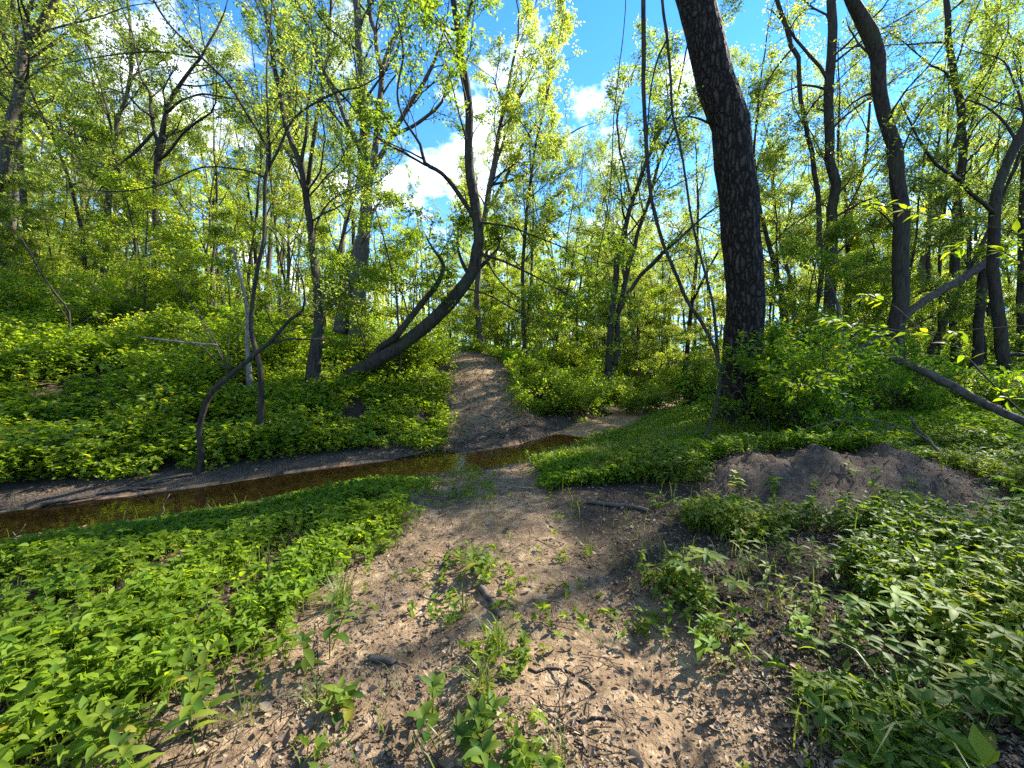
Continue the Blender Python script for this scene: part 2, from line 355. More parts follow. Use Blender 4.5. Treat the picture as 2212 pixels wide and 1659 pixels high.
def oakmat():
    m, t, o = newmat('furrowed_oak_bark'); L = t.links
    tcn = N(t, 'ShaderNodeTexCoord'); nzw = N(t, 'ShaderNodeTexNoise'); nzw.inputs['Scale'].default_value = 4; nzw.inputs['Detail'].default_value = 3; L.new(tcn.outputs['Object'], nzw.inputs['Vector'])
    va = N(t, 'ShaderNodeVectorMath', operation='MULTIPLY_ADD'); va.inputs[1].default_value = (.16, .16, .5); L.new(nzw.outputs['Color'], va.inputs[0]); L.new(tcn.outputs['Object'], va.inputs[2])
    mpn = N(t, 'ShaderNodeMapping'); mpn.inputs['Scale'].default_value = (13, 13, 3.0); L.new(va.outputs[0], mpn.inputs[0])
    vo = N(t, 'ShaderNodeTexVoronoi', feature='DISTANCE_TO_EDGE'); vo.inputs['Scale'].default_value = 1.0; L.new(mpn.outputs[0], vo.inputs['Vector'])
    n1 = N(t, 'ShaderNodeTexNoise'); n1.inputs['Scale'].default_value = 22; n1.inputs['Detail'].default_value = 6; L.new(tcn.outputs['Object'], n1.inputs['Vector'])
    r = ramp(t, [(0.03, (.012, .009, .007)), (0.2, (.058, .043, .031)), (.55, (.105, .079, .057))], vo.outputs['Distance'])
    mul = N(t, 'ShaderNodeMixRGB', blend_type='MULTIPLY'); mul.inputs[0].default_value = .7; L.new(r.outputs[0], mul.inputs[1])
    r3 = ramp(t, [(.3, (.5, .48, .46)), (.7, (1.1, 1.05, 1.0))], n1.outputs['Fac']); L.new(r3.outputs[0], mul.inputs[2])
    b = N(t, 'ShaderNodeBsdfPrincipled'); b.inputs['Roughness'].default_value = .88; b.inputs['Specular IOR Level'].default_value = .15
    mn = N(t, 'ShaderNodeMath', operation='MINIMUM'); mn.inputs[1].default_value = .35; L.new(vo.outputs['Distance'], mn.inputs[0])
    bp = N(t, 'ShaderNodeBump'); bp.inputs['Strength'].default_value = 1.0; bp.inputs['Distance'].default_value = .12; L.new(mn.outputs[0], bp.inputs['Height'])
    bp2 = N(t, 'ShaderNodeBump'); bp2.inputs['Strength'].default_value = .4; bp2.inputs['Distance'].default_value = .02; L.new(n1.outputs['Fac'], bp2.inputs['Height']); L.new(bp.outputs[0], bp2.inputs['Normal'])
    L.new(mul.outputs[0], b.inputs['Base Color']); L.new(bp2.outputs[0], b.inputs['Normal']); L.new(b.outputs[0], o.inputs[0]); return m
M_OAK = oakmat()
def groundmat():
    m, t, o = newmat('forest_soil'); L = t.links
    tcn = N(t, 'ShaderNodeTexCoord'); at = N(t, 'ShaderNodeAttribute', attribute_name='mask'); se = N(t, 'ShaderNodeSeparateColor'); L.new(at.outputs['Color'], se.inputs[0])
    def noise(sc, de=6, ro=.6):
        n = N(t, 'ShaderNodeTexNoise'); n.inputs['Scale'].default_value = sc; n.inputs['Detail'].default_value = de; n.inputs['Roughness'].default_value = ro
        L.new(tcn.outputs['Object'], n.inputs['Vector']); return n
    nA, nB, nC = noise(1.6), noise(11, 8, .7), noise(55, 4, .7)
    soil = ramp(t, [(.3, (.022, .016, .011)), (.55, (.06, .043, .03)), (.75, (.12, .088, .06))], nB.outputs['Fac'])
    dirt = ramp(t, [(.28, (.08, .056, .036)), (.5, (.235, .163, .098)), (.7, (.43, .325, .205))], nB.outputs['Fac'])
    d2 = ramp(t, [(.35, (.62, .58, .55)), (.62, (1.08, 1.04, 1.0))], nA.outputs['Fac'])
    dm = N(t, 'ShaderNodeMixRGB', blend_type='MULTIPLY'); dm.inputs[0].default_value = .8; L.new(dirt.outputs[0], dm.inputs[1]); L.new(d2.outputs[0], dm.inputs[2])
    grav = ramp(t, [(.3, (.02, .014, .01)), (.5, (.07, .051, .037)), (.7, (.18, .14, .105))], nC.outputs['Fac'])
    mnd = ramp(t, [(.3, (.045, .03, .02)), (.55, (.115, .08, .054)), (.75, (.21, .155, .11))], nB.outputs['Fac'])
    def mix(f, a, b):
        x = N(t, 'ShaderNodeMixRGB'); L.new(f, x.inputs[0]); L.new(a, x.inputs[1]); L.new(b, x.inputs[2]); return x.outputs[0]
    c = mix(se.outputs[0], soil.outputs[0], dm.outputs[0]); c = mix(se.outputs[1], c, grav.outputs[0]); c = mix(se.outputs[2], c, mnd.outputs[0])
    b = N(t, 'ShaderNodeBsdfPrincipled'); b.inputs['Roughness'].default_value = .9; b.inputs['Specular IOR Level'].default_value = .12; L.new(c, b.inputs['Base Color'])
    bp = N(t, 'ShaderNodeBump'); bp.inputs['Strength'].default_value = .8; bp.inputs['Distance'].default_value = .03
    sm = N(t, 'ShaderNodeMath', operation='ADD'); L.new(nB.outputs['Fac'], sm.inputs[0]); L.new(nC.outputs['Fac'], sm.inputs[1]); L.new(sm.outputs[0], bp.inputs['Height']); L.new(bp.outputs[0], b.inputs['Normal'])
    L.new(b.outputs[0], o.inputs[0]); return m
M_GROUND = groundmat()
def watermat():
    m, t, o = newmat('shallow_stream_water'); L = t.links
    tcn = N(t, 'ShaderNodeTexCoord'); n = N(t, 'ShaderNodeTexNoise'); n.inputs['Scale'].default_value = 5; n.inputs['Detail'].default_value = 3; L.new(tcn.outputs['Object'], n.inputs['Vector'])
    bp = N(t, 'ShaderNodeBump'); bp.inputs['Strength'].default_value = .14; bp.inputs['Distance'].default_value = .05; L.new(n.outputs['Fac'], bp.inputs['Height'])
    tr = N(t, 'ShaderNodeBsdfTransparent'); tr.inputs[0].default_value = (.85, .66, .42, 1)
    gl = N(t, 'ShaderNodeBsdfGlossy'); gl.inputs['Roughness'].default_value = .03; L.new(bp.outputs[0], gl.inputs['Normal'])
    fr = N(t, 'ShaderNodeFresnel'); fr.inputs['IOR'].default_value = 1.33; L.new(bp.outputs[0], fr.inputs['Normal'])
    mx = N(t, 'ShaderNodeMixShader'); L.new(fr.outputs[0], mx.inputs[0]); L.new(tr.outputs[0], mx.inputs[1]); L.new(gl.outputs[0], mx.inputs[2]); L.new(mx.outputs[0], o.inputs[0]); return m
M_WATER = watermat()
def bedmat():
    m, t, o = newmat('orange_brown_stream_sand'); L = t.links; tcn = N(t, 'ShaderNodeTexCoord')
    n = N(t, 'ShaderNodeTexNoise'); n.inputs['Scale'].default_value = 9; n.inputs['Detail'].default_value = 7; n.inputs['Roughness'].default_value = .7; L.new(tcn.outputs['Object'], n.inputs['Vector'])
    r_ = ramp(t, [(.3, (.07, .038, .016)), (.5, (.22, .12, .05)), (.68, (.42, .26, .12))], n.outputs['Fac'])
    b = N(t, 'ShaderNodeBsdfPrincipled'); b.inputs['Roughness'].default_value = .8; L.new(r_.outputs[0], b.inputs['Base Color']); L.new(b.outputs[0], o.inputs[0]); return m
M_BED = bedmat()

# ------------------------------------------------------------------ ground, path, mound, stream
def build_ground():
    na = 760; rr = [0.05]
    while rr[-1] < 420: rr.append(rr[-1] * 1.0125 + 0.012)
    rr = np.array(rr); th = np.linspace(0, 2 * np.pi, na, endpoint=False)
    # finer spacing ahead of the viewpoint
    th = th + 0.45 * np.sin(th - np.pi / 2) * -1 * np.cos(0) * 0 + 0.5 * np.sin(2 * (th - np.pi / 2)) * 0
    R, T = np.meshgrid(rr, th, indexing='ij'); x = R * np.cos(T); y = R * np.sin(T)
    z = terrain(x, y); m, g, mo = dirtmask(x, y)
    v = np.stack([x, y, z], -1).reshape(-1, 3); nr = len(rr)
    i = np.arange(nr - 1)[:, None] * na; j = np.arange(na)[None]; j2 = (j + 1) % na
    q = np.stack([i + j, i + na + j, i + na + j2, i + j2], -1).reshape(-1, 4)
    fm = [a.reshape(-1)[q].mean(1) for a in (m, g, mo)]
    d, s, cx = polydist(x, y, STREAM); fb = (d.reshape(-1)[q].mean(1))
    cls = np.zeros(len(q), int); cls[fm[0] > .5] = 1; cls[fm[2] > .5] = 2
    cls[(fb < 0.62)] = 3
    cap = np.array([v[:na].mean(0)])
    colr = np.stack([m, g, mo, np.ones_like(m)], -1).reshape(-1, 4).astype(np.float32)
    for k, nm in enumerate(('ground', 'path', 'mound', 'stream_bed')):
        qq = q[cls == k]; u, inv = np.unique(qq, return_inverse=True); qq = inv.reshape(-1, 4)
        vv = v[u]; cc = colr[u]; g_ = Geo(); tt = None
        if k == 1:  # close the tiny hole below the viewpoint
            pos = {int(a): b for b, a in enumerate(u[u < na])}
            vv = np.vstack([vv, cap]); cc = np.vstack([cc, cc[:1]])
            tt = [(pos[a], pos[(a + 1) % na], len(vv) - 1) for a in range(na) if a in pos and (a + 1) % na in pos]
        g_.add(vv, qq, tt); o = g_.obj(nm, M_BED if k == 3 else M_GROUND, smooth=True); tag(o, kind='structure')
        a = o.data.attributes.new('mask', 'FLOAT_COLOR', 'POINT'); a.data.foreach_set('color', cc.ravel())
build_ground()
def build_water():
    pts, _ = resample([(a, b, 0) for a, b in STREAM[1:10]], np.ones(9), 0.35)
    pts = pts[:, :2]; T = nrm(np.gradient(pts, axis=0)); Nn = np.stack([-T[:, 1], T[:, 0]], -1)
    off = np.linspace(-1.3, 1.3, 9); n = len(pts); k = len(off)
    v = np.concatenate([pts[:, None] + Nn[:, None] * off[None, :, None], np.full((n, k, 1), WATER_Z)], -1).reshape(-1, 3)
    i = np.arange(n - 1)[:, None] * k; j = np.arange(k - 1)[None]
    q = np.stack([i + j, i + k + j, i + k + j + 1, i + j + 1], -1).reshape(-1, 4)
    g = Geo(); g.add(v, q); tag(g.obj('water', M_WATER, smooth=True), kind='structure')
build_water()

# ------------------------------------------------------------------ traced trees
def dist_at(tr, d):  # distance of every point of a trace
    if isinstance(d, (int, float)): return np.full(len(tr), float(d))
    return np.interp(np.arange(len(tr)), np.linspace(0, len(tr) - 1, len(d)), d)
def trace(tr, d):
    dd = dist_at(tr, d); p = np.array([P(a[0], a[1], b) for a, b in zip(tr, dd)])
    r = np.array([a[2] * S / F * b / 2 / math.sqrt(1 + ((a[0] * S - 512) / F) ** 2) for a, b in zip(tr, dd)]); return p, r
def tree(name, label, cat, d, trunk, limbs=(), bark=None, leaf=None, seed=1, grow=5.0, base_down=True, nsub=10, t0=0.35, lev=3, leafL=0.075, per=2,
         keep=1.0, limb_sub=6, group=None, sides=10, rough=0.03, sub_r=0.36, lmax=3.0, flare=1.35, limb_grow=1.5, spread=.045, topsub=None):
    bark = bark or M_BARK; leaf = leaf or M_CROWN; rng = np.random.default_rng(seed)
    p, r = trace(trunk, d)
    if base_down:
        gzz = gz(p[0, 0], p[0, 1])
        b = np.array([p[0, 0] , p[0, 1], min(gzz, p[0, 2]) - 0.25]); r[0] *= flare ** 0.5
        p = np.vstack([b, p]); r = np.concatenate([[r[0] * flare], r])
    base = p[0].copy(); base[2] += 0.25 if base_down else 0
    p, r = resample(p, r, 0.3); kn = np.arange(len(p)); k3 = kn[::3]; am = np.minimum(.22 * r, .022) + .004
    for ax_ in (0, 1): p[1:, ax_] += (np.interp(kn, k3, rng.normal(0, 1, len(k3))) * am)[1:]
    if grow > 0:
        dd = nrm(p[-1] - p[-3]); dd = nrm(dd + np.array([0, 0, 0.5]))
        n = max(4, int(grow / 0.6)); e = wander(rng, p[-1], dd, grow, n, 0.10, 0.10)[1:]
        p = np.vstack([p, e]); r = np.concatenate([r, np.linspace(r[-1] * .93, .012, n)])
    root = empty(name, base, label, cat, group)
    g = Geo(); tube(g, p, r, sides, rough, rng); g.obj('trunk', bark, root, base, True)
    tw = Geo(); lp = []
    sprout(rng, tw, lp, p, r, 1, lev, nsub, t0, sub_r, lmax=lmax)
    for lb in limbs:
        tr, dz = (lb, 0.0) if not isinstance(lb, tuple) or not isinstance(lb[1], (int, float)) else lb
        first = np.array([P(tr[0][0], tr[0][1], 1.0)]); dref = None
        # the limb starts at the trunk's own depth
        dr = ray(tr[0][0], tr[0][1]); dr = dr / dr[1]
        ts = p[:, 1]; k = np.argmin(np.linalg.norm(CAM + dr[None] * ts[:, None] - p, axis=1)); d0 = float(ts[k])
        lp_, lr_ = trace(tr, [d0, d0 + dz * .4, d0 + dz])
        lp_, lr_ = resample(lp_, lr_, 0.22); kn = np.arange(len(lp_)); k3 = kn[::3]; lp_[1:] += (np.interp(kn, k3, rng.normal(0, 1, len(k3))) * (.3 * lr_ + .006))[1:, None] * rng.normal(0, 1, 3)
        if limb_grow:
            n = 4; e = wander(rng, lp_[-1], nrm(lp_[-1] - lp_[-3]), limb_grow, n, .16, .06)[1:]
            lp_ = np.vstack([lp_, e]); lr_ = np.concatenate([lr_, np.linspace(lr_[-1] * .85, .006, n)])
        g = Geo(); tube(g, lp_, lr_, max(5, sides - 3), rough, rng); g.obj('limb', bark, root, base, True)
        sprout(rng, tw, lp, lp_, lr_, 1, lev, limb_sub, .3, sub_r * 1.1, lmax=lmax)
    if tw.n: pieces(tw, 'twig', M_TWIG, root, base)
    lg = Geo(); leaves_at(rng, lg, lp, per, leafL * 1.15, spread * 1.4, keep=keep)
    if lg.n: lg.obj('crown', leaf, root, base)
    return root

# the thick furrowed oak right of the path
tree('oak_tree', 'thick oak with deeply furrowed dark bark, curving up beside the grassy strip', 'tree', [8.0, 8.0, 8.2, 8.6],
     [(1590, 925, 84), (1588, 870, 82), (1599, 800, 82), (1611, 700, 82), (1612, 600, 83), (1603, 480, 85), (1590, 380, 83), (1564, 240, 80), (1534, 120, 76), (1503, 0, 71), (1470, -120, 66), (1440, -260, 58)],
     [([(1535, 268, 5), (1510, 256, 4), (1485, 252, 3), (1467, 254, 2)], -.2)], bark=M_OAK, seed=3, grow=2.5, nsub=9, t0=.78, sides=28, rough=.025, lmax=3.5, flare=1.5, limb_grow=.3, limb_sub=2)
tree('leaning_tree', 'dark tree leaning far out over the left side of the path, second stem beside it', 'tree', [10.5, 10.6, 10.9],
     [(680, 850, 36), (722, 827, 33), (800, 788, 31), (878, 737, 29), (937, 690, 28), (980, 647, 28), (1007, 612, 26), (1023, 577, 24), (1027, 537, 22), (1032, 510, 21), (1026, 437, 20), (1017, 365, 19), (1013, 292, 17), (1008, 200, 16), (1000, 128, 15), (991, 73, 13), (980, 0, 11), (970, -90, 9)],
     [([(790, 790, 18), (855, 721, 16), (917, 651, 13), (945, 612, 11), (958, 573, 9), (937, 541, 6)], -.3),
      ([(1026, 474, 11), (991, 419, 10), (955, 375, 9), (918, 352, 8), (908, 313, 6), (875, 262, 5), (860, 219, 5), (860, 182, 4), (871, 117, 4), (860, 40, 3)], -.8),
      ([(955, 375, 5), (918, 352, 5), (882, 335, 5), (846, 317, 4), (820, 300, 3)], -.6),
      ([(996, 96, 8), (1010, 36, 7), (1020, 0, 6), (1035, -50, 4)], .4),
      ([(1028, 545, 6), (1090, 565, 5), (1160, 600, 4), (1235, 640, 3)], -.9), ([(1003, 622, 5), (1060, 640, 4), (1130, 680, 3), (1185, 705, 2)], -.8), ([(1029, 480, 5), (1100, 490, 4), (1180, 520, 3), (1280, 560, 2)], -1.0), ([(1027, 520, 4), (1090, 620, 3), (1200, 680, 2.5), (1300, 690, 2)], -1.3),
      ([(1016, 600, 9), (1000, 570, 8), (990, 540, 6), (988, 520, 5)], .2), ([(1027, 590, 9), (1050, 565, 8), (1072, 541, 6)], .3)],
     seed=5, grow=4, nsub=12, t0=.55, sides=12, lmax=1.9, leafL=.09, leaf=M_SAP, keep=.9, limb_grow=.5, limb_sub=8)
tree('bent_sapling', 'bent sapling with forked grey branches rooted on the near edge of the dark bank', 'tree', [6.0, 6.0, 5.8],
     [(430, 1035, 19), (436, 981, 16), (430, 937, 15), (439, 894, 15), (456, 853, 15), (485, 824, 14), (518, 795, 13), (554, 762, 11), (583, 740, 10), (605, 715, 8), (627, 689, 7), (653, 671, 6), (656, 627, 4), (645, 584, 3), (616, 518, 3), (580, 484, 2)],
     [([(583, 740, 7), (620, 733, 5), (650, 732, 5), (678, 731, 4)], .2), ([(605, 727, 4), (613, 719, 3), (635, 711, 3), (653, 706, 2)], .2),
      ([(498, 806, 5), (485, 780, 5), (470, 750, 4), (455, 735, 3), (430, 690, 2), (394, 627, 1.6)], -.2), ([(496, 804, 4), (460, 775, 4), (441, 752, 4), (412, 742, 3)], -.2),
      ([(498, 802, 3), (505, 770, 2.5), (520, 710, 2), (540, 670, 1.5), (560, 640, 1)], .1), ([(496, 800, 3), (492, 750, 2.5), (500, 700, 2), (515, 660, 1.2)], .0),
      ([(470, 752, 2), (400, 715, 2), (300, 670, 1.5), (220, 630, 1.2)], -.3), ([(490, 790, 2), (440, 690, 2), (380, 610, 1.5), (340, 560, 1)], -.1)],
     seed=8, grow=0, nsub=4, t0=.6, sides=10, lev=1, lmax=.6, keep=.25, limb_sub=3, leafL=.05, per=2, limb_grow=.2, flare=1.1)
tree('slender_tree', 'slender bare tree behind the bent sapling with a long arching bough', 'tree', [6.9, 6.9, 7.2],
     [(563, 955, 16), (561, 883, 15), (561, 791, 13), (547, 737, 12), (543, 700, 11), (547, 646, 10), (558, 573, 10), (569, 518, 9), (572, 456, 9), (574, 383, 8), (583, 340, 7), (580, 250, 5), (575, 150, 4), (585, 60, 3), (590, -30, 3)],
     [([(583, 330, 7), (561, 284, 6), (529, 233, 6), (492, 179, 6), (437, 124, 6), (365, 51, 5), (335, 0, 5), (310, -40, 4)], -.5),
      ([(578, 370, 6), (602, 321, 6), (620, 281, 6), (640, 252, 5), (667, 230, 5), (729, 199, 4), (778, 188, 3)], .4),
      ([(574, 385, 5), (529, 368, 4), (437, 361, 4), (350, 400, 4), (260, 413, 4), (180, 408, 2)], -.7),
      ([(437, 124, 5), (340, 112, 4), (240, 120, 3), (120, 140, 2)], -.3),
      ([(569, 487, 4), (590, 500, 3), (610, 540, 3), (640, 590, 2)], .2)],
     seed=11, grow=3, nsub=12, t0=.5, sides=9, lmax=1.3, leafL=.055, keep=.45, limb_sub=7, limb_grow=.8)
tree('forked_tree', 'thin forked tree standing left of the leaning tree, swaying to the left', 'tree', [9.0, 9.0, 9.4],
     [(682, 775, 26), (687, 713, 22), (683, 635, 18), (677, 577, 16), (669, 518, 14), (667, 474, 13), (656, 401, 12), (645, 346, 12), (620, 284, 11), (602, 200, 10), (591, 128, 10), (580, 55, 9), (569, 0, 9), (555, -80, 7)],
     [([(651, 349, 8), (660, 292, 7), (667, 233, 6), (671, 157, 4), (680, 90, 3)], .5), ([(672, 520, 5), (700, 450, 4), (740, 420, 3), (790, 400, 2)], .6), ([(660, 420, 5), (690, 370, 4), (705, 300, 3)], -.4)],
     seed=13, grow=4, nsub=14, t0=.35, sides=9, lmax=1.8, leafL=.065, keep=.7)
tree('twin_maple', 'tall twin-trunked maple with many upright limbs at the foot of the hillside', 'tree', [15, 15, 15.5],
     [(773, 712, 36), (774, 680, 34), (777, 616, 32), (783, 538, 29), (787, 510, 27), (793, 419, 23), (787, 328, 20), (784, 219, 17), (776, 109, 15), (769, 0, 14), (762, -100, 11)],
     [([(734, 720, 34), (742, 675, 32), (750, 655, 30), (761, 596, 27), (773, 538, 24), (783, 500, 18)], .0),
      ([(797, 400, 15), (802, 365, 15), (816, 292, 14), (820, 219, 13), (824, 157, 12), (809, 73, 10), (798, 0, 9), (795, -60, 7)], .8),
      ([(824, 155, 9), (846, 91, 8), (871, 47, 8), (882, 0, 7), (890, -50, 5)], .5),
      ([(800, 385, 11), (816, 346, 11), (853, 281, 10), (889, 219, 9), (926, 160, 8), (948, 98, 5)], -1.0),
      ([(846, 296, 7), (870, 282, 7), (897, 270, 7), (937, 241, 6)], -.5),
      ([(790, 340, 11), (780, 321, 11), (751, 270, 10), (725, 204, 9), (703, 164, 9), (682, 98, 9), (660, 47, 9), (638, 0, 8)], -1.2)],
     seed=17, grow=6, nsub=14, t0=.35, sides=12, lmax=3.2, leafL=.09, keep=.8, bark=M_BARKG)
tree('old_maple', 'big rugged maple forking near the top of the hillside edge, mossy bark', 'tree', [13, 13, 13],
     [(-50, 620, 36), (-30, 520, 34), (-14, 430, 32), (2, 365, 30), (22, 273, 28), (40, 200, 26), (51, 128, 23), (60, 84, 20), (84, 55, 16), (113, 15, 13), (140, -30, 11)],
     [([(54, 100, 14), (55, 47, 13), (69, 0, 11), (75, -60, 8)], .5), ([(40, 205, 8), (90, 250, 6), (140, 290, 5), (175, 330, 4)], -.5), ([(66, 80, 7), (120, 60, 5), (200, 40, 4), (260, 20, 3)], -.6)],
     seed=19, grow=6, nsub=14, t0=.45, sides=12, lmax=3.2, leafL=.085, bark=M_BARKG)
tree('grey_tree', 'straight grey tree close behind the rugged maple', 'tree', [16, 16, 16],
     [(78, 575, 22), (73, 545, 20), (66, 529, 18), (55, 456, 17), (44, 365, 16), (40, 255, 15), (38, 140, 13), (30, 40, 11), (25, -50, 9)], [], seed=23, grow=5, nsub=16, t0=.4, lmax=3, leafL=.09, bark=M_BARKG)
tree('grey_tree', 'short-looking grey trunk on the hillside behind the rugged maple', 'tree', [20, 20, 20],
     [(18, 570, 22), (22, 530, 18), (29, 456, 16), (33, 365, 14), (36, 240, 12), (40, 120, 10)], [], seed=29, grow=6, nsub=14, t0=.4, lmax=3, leafL=.1, bark=M_BARKG)
tree('wavy_tree', 'grey hillside tree with a wavy trunk leaning right then left', 'tree', [17, 17, 17],
     [(217, 672, 24), (221, 655, 22), (226, 591, 19), (228, 518, 17), (233, 474, 16), (237, 401, 15), (248, 346, 13), (252, 255, 11), (270, 219, 10), (284, 146, 9), (284, 73, 8), (275, 0, 7)],
     [([(246, 290, 6), (225, 230, 5), (205, 190, 4), (195, 150, 3)], .5)], seed=31, grow=4, nsub=16, t0=.35, lmax=2.6, leafL=.09, bark=M_BARKG)
tree('spreading_tree', 'dark tree forking low into wide crooked limbs on the left slope', 'tree', [14, 14, 14],
     [(339, 712, 18), (338, 690, 16), (337, 627, 13), (336, 554, 13), (339, 474, 14), (339, 365, 15), (343, 310, 15), (357, 255, 12), (375, 204, 10), (408, 157, 8), (434, 124, 6)],
     [([(341, 315, 10), (328, 237, 9), (321, 200, 7), (299, 146, 5), (290, 90, 4)], .4), ([(360, 245, 7), (394, 215, 6), (437, 204, 5), (510, 215, 3)], -.8),
      ([(345, 345, 7), (365, 328, 7), (401, 281, 6), (456, 244, 4)], -1), ([(338, 280, 8), (324, 292, 8), (292, 328, 8), (266, 350, 6), (240, 375, 4)], -.8), ([(335, 255, 6), (300, 232, 6), (275, 205, 4), (235, 190, 3)], -.4)],
     seed=37, grow=2.5, nsub=10, t0=.5, lmax=2.2, leafL=.085)
tree('dead_snag', 'pale bare dead snag with a broken top behind the bent sapling', 'dead tree', [8.5, 8.5, 8.5],
     [(536, 745, 10), (536, 700, 9), (529, 635, 8), (514, 573, 7), (501, 534, 6)], [], bark=M_PALE, seed=41, grow=0, nsub=2, t0=.5, lev=1, lmax=.4, keep=0.0)
tree('crooked_sapling', 'thin crooked sapling bending left on the sunlit bank', 'tree', [9.0, 8.8, 8.4],
     [(165, 790, 9), (160, 777, 8), (149, 737, 7), (149, 675, 6), (124, 638, 6), (88, 587, 5), (47, 518, 5), (0, 477, 4)], [], seed=43, grow=.8, nsub=14, t0=.15, lev=1, lmax=.9, leafL=.06, keep=.9, per=3)
tree('slim_tree', 'slim straight young tree standing alone right of the path crest', 'tree', [18, 18, 18],
     [(1135, 760, 11), (1134, 735, 10), (1132, 655, 9), (1130, 577, 8), (1139, 456, 7), (1152, 346, 6), (1163, 284, 5), (1188, 182, 4)], [], seed=47, grow=3, nsub=18, t0=.3, lmax=2.2, leafL=.1)
tree('path_tree', 'mossy tree with leafy upright limbs at the bend where the path ends', 'tree', [19, 19, 19],
     [(1041, 768, 18), (1040, 756, 17), (1035, 694, 14), (1031, 616, 12), (1045, 480, 11), (1062, 380, 10), (1080, 280, 8), (1100, 180, 6), (1120, 80, 4)],
     [([(1050, 460, 7), (1090, 390, 7), (1125, 320, 6), (1160, 260, 4)], .5), ([(1048, 470, 7), (1075, 350, 6), (1120, 210, 5), (1150, 150, 4)], -.6), ([(1060, 400, 6), (1130, 380, 5), (1190, 330, 3), (1230, 290, 3)], 1.0)],
     seed=53, grow=3, nsub=16, t0=.3, lmax=3.0, leafL=.1, bark=M_BARKG)
tree('clump_tree', 'clump of three dark stems spreading from one base above the bushes', 'tree', [14, 14, 14],
     [(1312, 805, 16), (1313, 780, 15), (1320, 713, 15), (1328, 635, 14), (1335, 557, 13), (1342, 520, 12), (1358, 458, 10), (1379, 396, 9), (1396, 346, 8), (1421, 292, 6), (1454, 237, 5), (1475, 146, 4)],
     [([(1328, 790, 14), (1331, 760, 14), (1335, 694, 13), (1347, 616, 12), (1363, 557, 11), (1379, 500, 9), (1404, 417, 8), (1433, 333, 6), (1458, 267, 5)], .4),
      ([(1333, 690, 10), (1343, 662, 10), (1378, 608, 9), (1417, 557, 8), (1446, 529, 7), (1496, 487, 6), (1546, 450, 4)], -.8),
      ([(1365, 430, 6), (1345, 350, 5), (1335, 270, 4), (1350, 180, 3)], .5)],
     seed=59, grow=3, nsub=16, t0=.4, lmax=2.4, leafL=.085, sides=9, limb_sub=9)
tree('tall_tree', 'tall dark straight tree right of the oak with a slimmer stem forking from its base', 'tree', [13, 13, 13],
     [(1802, 828, 32), (1802, 800, 30), (1798, 718, 28), (1793, 624, 27), (1796, 521, 26), (1798, 417, 24), (1792, 313, 22), (1788, 208, 22), (1790, 154, 22), (1796, 63, 21), (1796, 0, 20), (1798, -80, 16)],
     [([(1786, 560, 15), (1774, 500, 13), (1771, 438, 12), (1754, 333, 11), (1738, 258, 10), (1721, 158, 10), (1713, 96, 10), (1692, 46, 10), (1675, 0, 9), (1660, -60, 7)], .5),
      ([(1786, 170, 8), (1775, 158, 8), (1746, 117, 7), (1716, 80, 6)], .3), ([(1715, 100, 5), (1690, 130, 5), (1665, 165, 4), (1640, 220, 3)], -.4)],
     seed=61, grow=2.5, nsub=16, t0=.3, lmax=2.6, leafL=.075, keep=.6)
tree('bowed_tree', 'thick dark tree bowing left at the top, with a swollen knot high on its trunk', 'tree', [10.5, 10.5, 10.2],
     [(1930, 830, 50), (1931, 800, 46), (1933, 729, 43), (1941, 624, 40), (1946, 521, 39), (1944, 417, 37), (1934, 342, 35), (1917, 271, 33), (1900, 188, 33), (1892, 125, 35), (1879, 75, 38), (1859, 33, 32), (1842, 0, 28), (1805, -80, 24)],
     [([(1945, 500, 5), (1900, 455, 4), (1850, 430, 3), (1800, 440, 2)], -1.0)], seed=67, grow=2.5, nsub=8, t0=.4, sides=14, lmax=2.2, leafL=.07, keep=.35, rough=.03)
tree('straight_tree', 'straight slim dark tree between the bowed tree and the right edge', 'tree', [14, 14, 14],
     [(2063, 790, 26), (2063, 766, 24), (2063, 667, 22), (2065, 542, 22), (2071, 438, 21), (2077, 333, 20), (2075, 233, 19), (2063, 175, 17), (2052, 83, 15), (2046, 21, 14), (2040, -60, 10)],
     [([(2060, 190, 7), (2030, 150, 6), (1990, 125, 4), (1950, 90, 3)], -.7), ([(2078, 330, 6), (2110, 270, 5), (2150, 230, 4)], -.8)], seed=71, grow=2.5, nsub=10, t0=.35, lmax=2.4, leafL=.07, keep=.5)
tree('shade_tree', 'stout tree near the right edge leaning right, with a long crooked limb to the left', 'tree', [10.8, 10.8, 10.8],
     [(2176, 835, 40), (2172, 810, 36), (2158, 729, 32), (2151, 624, 30), (2148, 560, 29), (2148, 458, 28), (2158, 408, 26), (2179, 342, 25), (2200, 300, 24), (2230, 240, 22), (2250, 120, 20), (2250, 0, 18)],
     [([(2150, 465, 13), (2133, 450, 12), (2100, 417, 11), (2063, 383, 10), (2021, 354, 8), (1985, 300, 6), (1963, 258, 4)], -.8), ([(2195, 310, 9), (2165, 260, 7), (2130, 230, 5), (2080, 215, 3)], .6), ([(2215, 270, 8), (2200, 190, 6), (2160, 130, 4), (2110, 110, 3)], .8), ([(2165, 770, 14), (2190, 765, 14), (2215, 768, 10)], -.1)],
     seed=73, grow=3, nsub=7, t0=.55, sides=14, lmax=2.0, leafL=.085, keep=.45, limb_sub=6, leaf=M_SAP, limb_grow=.6)
tree('broken_tree', 'broken standing trunk next to the stout tree, propping up the leaning dead log', 'dead tree', [11.5, 11.5, 11.5],
     [(2108, 800, 28), (2110, 780, 26), (2117, 680, 25), (2121, 605, 24), (2124, 575, 17)], [], seed=79, grow=0, nsub=2, lev=1, lmax=.5, keep=0, bark=M_BARK)
